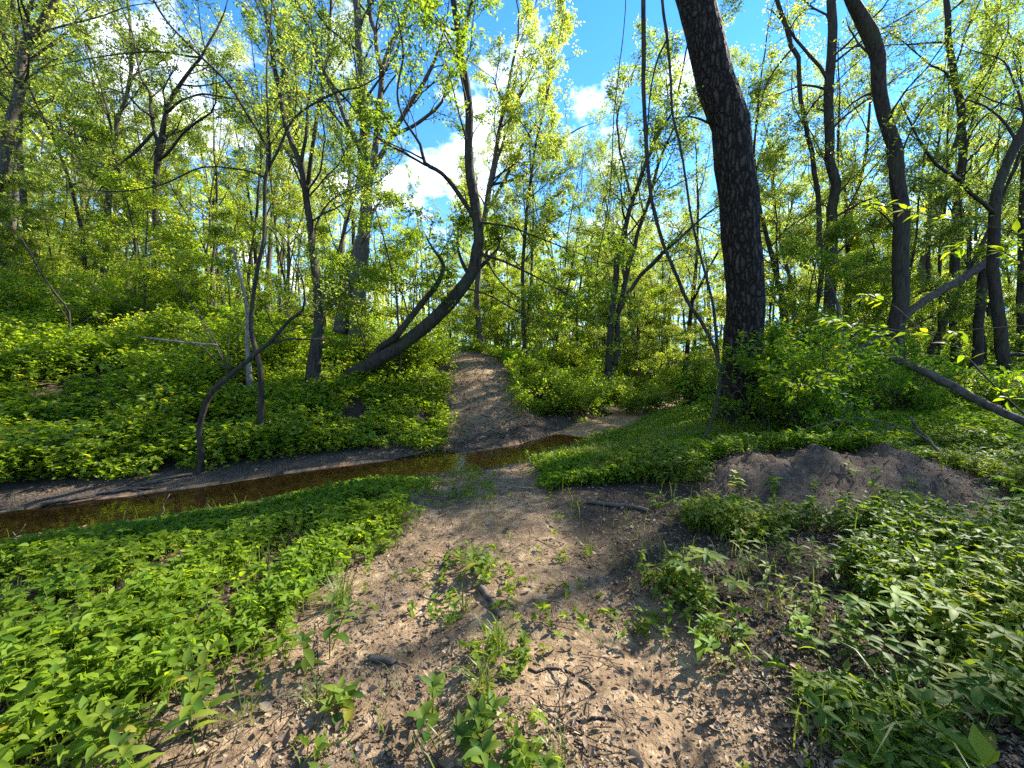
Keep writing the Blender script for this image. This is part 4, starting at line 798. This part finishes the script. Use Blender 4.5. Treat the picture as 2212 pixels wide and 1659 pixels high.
# bank right of path and beyond
g5 = Geo()
x, y = cover_points(26000, 470, 760, 9.5, 22, 1.2); m, gr, mo, sd, cx = masks(x, y); pd = polydist(x, y, PATH)[0]
pr = np.where(sd > 1.6, (1 - m), 0) * sst(.85, 1.15, pd)
xa, ya = sel(x, y, pr); herb_field(g5, xa, ya, .5, .08, 7, False, .55, .3 + .9 * vnoise(xa * .7, ya * .7, 23))
tag(g5.obj('undergrowth', M_SHRUB), 'low leafy undergrowth on the bank right of the path', 'undergrowth', kind='stuff')
# far forest floor
g6 = Geo()
x, y = cover_points(60000, -160, 1180, 14, 60, 1.5); m, gr, mo, sd, cx = masks(x, y); pd = polydist(x, y, PATH)[0]
xa, ya = sel(x, y, np.where((pd > 1.1) & (np.abs(sd) > 1.2), 1, 0)); herb_field(g6, xa, ya, .7, .17, 6, False, .55, .4 + .9 * vnoise(xa * .3, ya * .3, 29))
tag(g6.obj('forest_floor_plants', M_COVER), 'sunlit green plants carpeting the forest floor far back', 'undergrowth', kind='stuff')
# behind and beside the viewpoint, thin
x, y = rng.uniform(-9, 9, 5000), rng.uniform(-6, 1.2, 5000); m, gr, mo, sd, cx = masks(x, y); g7 = Geo()
xa, ya = sel(x, y, np.where((sd < -.9), (1 - m) * .8, 0)); herb_field(g7, xa, ya, .24, .10, 6, False, .5)
tag(g7.obj('ground_cover', M_COVER), 'green ground cover beside and behind the start of the path', 'ground cover', kind='stuff')
tag(gs.obj('plant_stems', M_GRASS), 'thin green stems of the low plants near the path', 'ground cover', kind='stuff')
# grass: bright strip at the far right of the stream, edges of the path, sparse everywhere
g8 = Geo()
x, y = cover_points(50000, 500, 780, 6.5, 15, 1.2); m, gr, mo, sd, cx = masks(x, y)
xa, ya = sel(x, y, np.where((sd < -.7) | ((sd > 1.5) & (sd < 3.6)), (1 - m) * (1 - gr), 0) * sst(.3, .5, vnoise(x * .8, y * .8, 31) + .1))
n = len(xa); blades(rng, g8, np.stack([xa, ya, terrain(xa, ya) - .01], -1), rng.uniform(0, 6.28, n), rng.uniform(.10, .28, n), rng.uniform(.1, .9, n), rng.uniform(.005, .010, n))
x, y = cover_points(9000, -60, 1100, 1.2, 7, 1.2); m, gr, mo, sd, cx = masks(x, y)
xa, ya = sel(x, y, np.where(sd < -.6, np.clip(1.5 - np.abs(m - .35) * 2.4, .1, 1) * (1 - mo) * .55, 0) * sst(.42, .62, vnoise(x * 2.2, y * 2.2, 37)))
x2, y2 = cover_points(5000, 200, 800, 1.5, 7.5, 1.1); m2, gr2, mo2, sd2, cx2 = masks(x2, y2); cxp = np.interp(y2, PATH[:, 1], PATH[:, 0])
x2, y2 = sel(x2, y2, np.where(sd2 < -.5, np.exp(-((x2 - cxp + .2) / .25) ** 2), 0) * sst(.5, .62, vnoise(x2 * 2.6, y2 * 2.6, 39)) * (.2 + .8 * sst(2.6, 4, y2))); xa = np.concatenate([xa, x2]); ya = np.concatenate([ya, y2])
n = len(xa); blades(rng, g8, np.stack([xa, ya, terrain(xa, ya) - .01], -1), rng.uniform(0, 6.28, n), rng.uniform(.06, .20, n), rng.uniform(.1, 1.0, n), rng.uniform(.003, .007, n))
x, y = cover_points(5000, -80, 1100, 1.3, 7, 1.2); m, gr, mo, sd, cx = masks(x, y)
xa, ya = sel(x, y, np.where((sd < -.9) & (m < .4), (1 - mo) * .8, 0) * sst(.55, .7, vnoise(x * 1.9, y * 1.9, 99))); n = len(xa)
blades(rng, g8, np.stack([xa, ya, terrain(xa, ya) - .01], -1), rng.uniform(0, 6.28, n), rng.uniform(.14, .36, n), rng.uniform(.1, .9, n), rng.uniform(.003, .007, n))
tag(g8.obj('grass', M_GRASS), 'fine bright grass along the path edges and the strip beyond the stream', 'grass', kind='stuff')
# low sprigs on the bare path
g9 = Geo()
x, y = cover_points(9000, 150, 900, 1.2, 8, 1.2); m, gr, mo, sd, cx = masks(x, y); cxp = np.interp(y, PATH[:, 1], PATH[:, 0])
xa, ya = sel(x, y, np.where(sd < -.5, m * (.10 + .9 * np.maximum(np.exp(-((x - cxp + .25) / .3) ** 2) * (.35 + .65 * sst(2.6, 3.8, y)), np.exp(-((x + .95) / .5) ** 2 - ((y - 5.1) / 1.0) ** 2))), 0) * sst(.42, .58, vnoise(x * 2.4, y * 2.4, 41)))
herb_field(g9, xa, ya, .08, .04, 6, True, .5)
tag(g9.obj('sprigs', M_COVER), 'tiny green sprigs sprouting on the bare path', 'ground cover', kind='stuff')
# dry leaf litter and twig litter
gl = Geo()
x, y = cover_points(170000, -40, 1080, 1.05, 16, 1.5); m, gr, mo, sd, cx = masks(x, y)
pr = np.where(np.abs(sd) > .6, .22 + .5 * sst(.35, .65, vnoise(x * 1.6, y * 1.6, 43)) + .35 * sst(.3, 1.4, x) * (1 - sst(3.2, 4.5, y)), 0.0) * np.where(sd > 0, .5, 1) * np.where(m > .6, .75, 1)
xa, ya = sel(x, y, pr); n = len(xa); az = rng.uniform(0, 6.28, n)
ax = nrm(np.stack([np.cos(az), np.sin(az), rng.normal(0, .25, n)], -1)); up = nrm(np.array([0, 0, 1.]) + rng.normal(0, .42, (n, 3)))
leaf8(rng, gl, np.stack([xa, ya, terrain(xa, ya) + rng.uniform(.002, .016, n)], -1), ax, up, rng.gamma(1.5, .0075, n) + .007, .55, -.25, .28, np.clip(rng.beta(1.3, 2.4, n), 0, 1))
x, y = cover_points(42000, 300, 680, 7.5, 17, 1.0); m, gr, mo, sd, cx = masks(x, y); xa, ya = sel(x, y, np.where(sd > .7, np.maximum(m, gr) * (.25 + .75 * sst(.35, .65, vnoise(x * 1.8, y * 1.8, 47))), 0)); n = len(xa); az = rng.uniform(0, 6.28, n)
ax = nrm(np.stack([np.cos(az), np.sin(az), rng.normal(0, .3, n)], -1)); up = nrm(np.array([0, 0, 1.]) + rng.normal(0, .45, (n, 3)))
leaf8(rng, gl, np.stack([xa, ya, terrain(xa, ya) + rng.uniform(.002, .02, n)], -1), ax, up, rng.gamma(2.5, .012, n) + .015, .6, -.25, .3, np.clip(rng.beta(1.3, 2.6, n), 0, 1))
tag(gl.obj('leaf_litter', M_LITTER), 'curled dry brown leaf litter scattered over the path and soil', 'leaf litter', kind='stuff')
gt = Geo(); x, y = cover_points(2600, -40, 1080, 1.05, 9, 1.3); m, gr, mo, sd, cx = masks(x, y); x, y = sel(x, y, np.where(np.abs(sd) > .6, .75, 0))
for a, b in zip(x, y):
    L = rng.gamma(2, .05) + .03; t = rng.uniform(0, 6.28); dd = np.array([math.cos(t), math.sin(t), 0]) * L; nn_ = np.array([-dd[1], dd[0], 0])
    k = rng.normal(0, .15); w = rng.uniform(.0012, .0035)
    q = np.array([[a, b, 0]] * 4) + dd * np.array([0, .33, .66, 1])[:, None] + nn_ * np.array([0, k, k, k * .3])[:, None]; q[:, 2] = gz(a, b) + .006 + rng.uniform(0, .012, 4)
    tube(gt, q, np.full(4, w), 3, cap=False)
tag(gt.obj('twig_litter', M_TWIG), 'small dead twigs strewn among the leaf litter', 'twig litter', kind='stuff')
# distant wood that reads as one mass
gd = Geo(); gk = Geo()
th = rng.uniform(math.radians(20), math.radians(160), 52000); r_ = 44 + 46 * rng.random(52000) ** 1.2; x = r_ * np.cos(th); y = r_ * np.sin(th)
hmax = 11 + 9 * vnoise(x * .12, y * .12, 51); zz = terrain(x, y) + hmax * rng.random(52000) ** 1.1
az = rng.uniform(0, 6.28, len(x)); ax = nrm(np.stack([np.cos(az), np.sin(az), rng.normal(-.2, .4, len(x))], -1))
rhomb(rng, gd, np.stack([x, y, zz], -1), ax, nrm(np.array([0, 0, 1.]) + rng.normal(0, .6, (len(x), 3))), rng.uniform(.3, .75, len(x)), .55)
for k in range(420):
    t = rng.uniform(math.radians(20), math.radians(160)); q = 42 + 44 * rng.random(); a, b = q * math.cos(t), q * math.sin(t); z0 = gz(a, b)
    pth = wander(rng, (a, b, z0 - .3), (rng.normal(0, .06), rng.normal(0, .06), 1), rng.uniform(9, 17), 6, .05, .02); tube(gk, pth, np.linspace(rng.uniform(.08, .2), .03, 7), 5, cap=False)
far = gd.obj('distant_woodland', M_CROWN); tag(far, 'far wood of pale green crowns closing the view', 'woodland', kind='stuff')
tk = gk.obj('trunks', M_BARKG, far); tag(tk, kind='stuff')

# ------------------------------------------------------------------ single foreground plants
def tuft(label, X, Y, H, n, seed, w=.007, col=None):
    q = G(X, Y); r = np.random.default_rng(seed); o = empty('grass_tuft', q, label, 'grass tuft'); g = Geo()
    b = q + np.stack([r.normal(0, .022, n), r.normal(0, .022, n), np.full(n, -.01)], -1); blades(r, g, b, r.uniform(0, 6.28, n), H * r.uniform(.5, 1.15, n), r.uniform(.1, 1.15, n), w * r.uniform(.6, 1.3, n))
    g.obj('blades', M_GRASS, o, q)
def herb(label, X, Y, H, nst, L, seed, mat=None, wr=.42, spread=.05, whorls=4, name='leafy_plant'):
    q = G(X, Y); r = np.random.default_rng(seed); o = empty(name, q, label, 'plant'); g = Geo(); gst = Geo()
    for s in range(nst):
        b = q + np.array([r.normal(0, spread), r.normal(0, spread), -.02]); h = H * r.uniform(.6, 1.1)
        p = wander(r, b, (r.normal(0, .25), r.normal(0, .25), 1), h, 5, .07, .05); gst = Geo(); tube(gst, p, np.linspace(.0035, .002, 6), 4); gst.obj('stem', M_GRASS, o, q)
        for w in range(whorls):
            f = (.2 + .8 * (w + 1) / whorls) * 5; i = min(int(f), 4); c = p[i] + (p[i + 1] - p[i]) * (f - i); k = 2 if w < whorls - 1 else 5
            a = r.uniform(0, 6.28) + np.arange(k) * (6.283 / k) + r.normal(0, .2, k); ax = nrm(np.stack([np.cos(a), np.sin(a), r.uniform(.0, .55, k) + (.5 if w == whorls - 1 else 0)], -1))
            leaf8(r, g, np.repeat(c[None], k, 0), ax, np.tile([0, 0, 1.], (k, 1)) + r.normal(0, .15, (k, 3)), L * r.uniform(.7, 1.15, k) * (1.05 if w < whorls - 1 else .75), wr, .35, .16)
    g.obj('leaves', mat or M_DARK, o, q)
def palm(label, X, Y, H, nst, L, seed, mat=None, k=6):
    q = G(X, Y); r = np.random.default_rng(seed); o = empty('palmate_plant', q, label, 'plant'); g = Geo(); gst = Geo()
    for s in range(nst):
        p = wander(r, q + np.array([0, 0, -.02]), (r.normal(0, .5), r.normal(0, .5), 1), H * r.uniform(.7, 1.1), 4, .08, .0); gst = Geo(); tube(gst, p, np.linspace(.003, .002, 5), 4); gst.obj('stem', M_GRASS, o, q)
        a = r.uniform(0, 6.28) + np.linspace(-2.4, 2.4, k); ax = nrm(np.stack([np.cos(a), np.sin(a), r.uniform(-.1, .25, k)], -1))
        leaf8(r, g, np.repeat(p[-1][None], k, 0), ax, np.tile([0, 0, 1.], (k, 1)) + r.normal(0, .12, (k, 3)), L * (1 - .12 * np.abs(np.linspace(-2, 2, k))) * r.uniform(.85, 1.1, k), .36, .25, .15)
    g.obj('leaves', mat or M_DARK, o, q)
tuft('arching grass tuft in the middle of the path below the thick stick', 1072, 1405, .22, 46, 1)
tuft('yellow-green grass tuft in the middle of the path above the leafy cluster', 1045, 1500, .20, 34, 2)
tuft('large grass clump at the left edge of the path where the shadow ends', 738, 1310, .27, 60, 3, .006)
tuft('tall broad-bladed grass at the lower right in front of the herbs', 1965, 1600, .36, 14, 4, .011)
tuft('wispy grass tuft at the bottom of the path right of the small seedling', 1215, 1640, .14, 16, 5, .004)
tuft('small grass tuft on leaf litter left of the two pale sprigs', 1852, 1660 - 140, .14, 9, 6)
tuft('grass tuft sprouting beside the thick stick end', 1005, 1320, .17, 18, 7)
tuft('narrow grass tuft on sand at the left of the path', 690, 1525, .15, 22, 8, .006)
tuft('sparse grass blades between the left herbs and the sand', 530, 1560, .16, 16, 9, .005)
tuft('lone grass tuft on the leaf litter at the upper right of the path', 1272, 1165 + 30, .16, 14, 10)
tuft('grass tuft at the bottom edge below the left leafy plants', 690, 1640, .13, 14, 11)
herb('upright broad-leaved plant standing alone at the left rim of the path', 693, 1425, .30, 3, .09, 21, M_DARK)
herb('lush leafy stems crowded at the bottom left of the sand', 375, 1640, .36, 6, .085, 22, M_DARK, spread=.10, whorls=5)
herb('two-stemmed leafy plant right of the lush bottom-left stems', 455, 1600, .32, 2, .09, 23, M_DARK)
herb('low bright leafy clump left of the thick stick', 935, 1338, .08, 9, .06, 24, M_COVER, spread=.09, whorls=2)
herb('dark leafy plant in the shadow band on the path', 1055, 1248, .20, 5, .09, 25, M_DARK, spread=.07)
herb('dark spiky-leaved plant above the shadow band on the path', 1000, 1215, .14, 4, .08, 26, M_DARK, spread=.06, wr=.3)
herb('leafy cluster low on the path with drooping lobed leaves', 1010, 1600, .14, 7, .10, 27, M_DARK, spread=.10, whorls=2)
herb('small round-leaved clump beside the middle grass tuft', 1110, 1440, .08, 7, .05, 28, M_DARK, spread=.08, whorls=2, wr=.7)
herb('glossy seedling at the very bottom of the path', 1135, 1650, .07, 2, .08, 29, M_DARK, whorls=2, wr=.55)
herb('small leafy sprig between sand and leaf litter at the right', 1390, 1375, .09, 6, .055, 30, M_COVER, spread=.07, whorls=2)
herb('star-leaved seedling at the left rim of the path near the grass', 742, 1545, .10, 3, .11, 31, M_DARK, spread=.04, whorls=2)
herb('pale seedling at the bottom left corner of the sand', 215, 1640, .18, 3, .06, 32, M_COVER, whorls=3)
herb('knee-high leafy plant at the right end of the earth mound', 2120, 1165, .5, 4, .09, 33, M_COVER, spread=.08, wr=.55, whorls=5)
herb('yellowish seedling at the foot of the lower right grass', 1880, 1625, .10, 3, .09, 34, M_COVER, whorls=2)
herb('leafy sprig on the bare face of the earth mound', 1690, 1075, .16, 2, .10, 35, M_COVER, whorls=3)
herb('tiny weed on the dark middle of the earth mound', 1760, 1060, .12, 2, .07, 130, M_COVER, whorls=2)
herb('small sprig near the crest of the earth mound', 1850, 1030, .12, 2, .07, 131, M_COVER, whorls=2)
herb('pale sprig at the right side of the earth mound face', 1985, 1065, .12, 2, .07, 132, M_COVER, whorls=2)
herb('weak yellow sprig on the left slope of the earth mound', 1605, 1060, .18, 2, .09, 36, M_SAP, whorls=3)
herb('broad-leaved weed at the left edge of the right-hand herbs', 1560, 1385, .16, 6, .08, 37, M_COVER, spread=.08, whorls=3)
herb('glossy broad plant leaning out at the lower right corner', 2050, 1640, .16, 4, .09, 38, M_DARK, spread=.08, whorls=2)
palm('palmate plant with many narrow fingers at the left of the right-hand herbs', 1510, 1290, .26, 7, .13, 41, k=7)
palm('palmate plant with pale star leaves at the right edge of the herbs', 2130, 1470, .30, 4, .12, 42, k=6)
palm('palmate leaf held high in the middle of the right-hand herbs', 1930, 1400, .28, 3, .12, 43, M_COVER, k=6)
palm('big lobed leaf among the left ground cover', 285, 1420, .24, 3, .11, 44, M_COVER, k=6)
palm('large dark lobed plant in the shade of the left ground cover', 90, 1410, .26, 5, .11, 45, M_COVER, k=7)
palm('lobed plant at the lower right corner of the herbs', 2040, 1560, .2, 4, .11, 46, k=6)
for k, (X, Y) in enumerate([(1640, 1240), (1720, 1225), (1800, 1255), (1880, 1230), (1960, 1270), (2060, 1250), (1700, 1330), (1790, 1350), (1870, 1340), (2010, 1370), (2090, 1350), (1850, 1450), (2050, 1480), (1780, 1430), (2150, 1560)]):
    herb('one of the leafy green herbs massed on the right-hand ground', X, Y, .26, 4, .07, 60 + k, [M_DARK, M_COVER][k % 3 == 1], spread=.07)
    bpy.context.scene.collection.objects[-1]
for k, (X, Y) in enumerate([(120, 1260), (250, 1240), (380, 1230), (500, 1210), (620, 1180), (60, 1330), (190, 1330), (330, 1320), (470, 1300), (580, 1290), (90, 1520), (220, 1500), (330, 1470), (60, 1600), (160, 1580), (440, 1390)]):
    herb('one of the bright leafy plants massed on the near left bank', X, Y, .27, 3, .062, 90 + k, M_COVER, spread=.08, wr=.55)
for o in list(COL.objects):
    lb = o.get('label', '')
    if lb.startswith('one of the leafy green herbs'): o['group'] = 'herbs on the right-hand ground'
    if lb.startswith('one of the bright leafy plants'): o['group'] = 'leafy plants on the near left bank'
for o in list(COL.objects):
    if o.get('group') == 'named shrubs': o['group'] = 'shrubs near the path and oak'
for pr in TREES + POLES + LEAFY + SAPS + SHRUBS:
    if pr.name not in USED: bpy.data.objects.remove(pr)
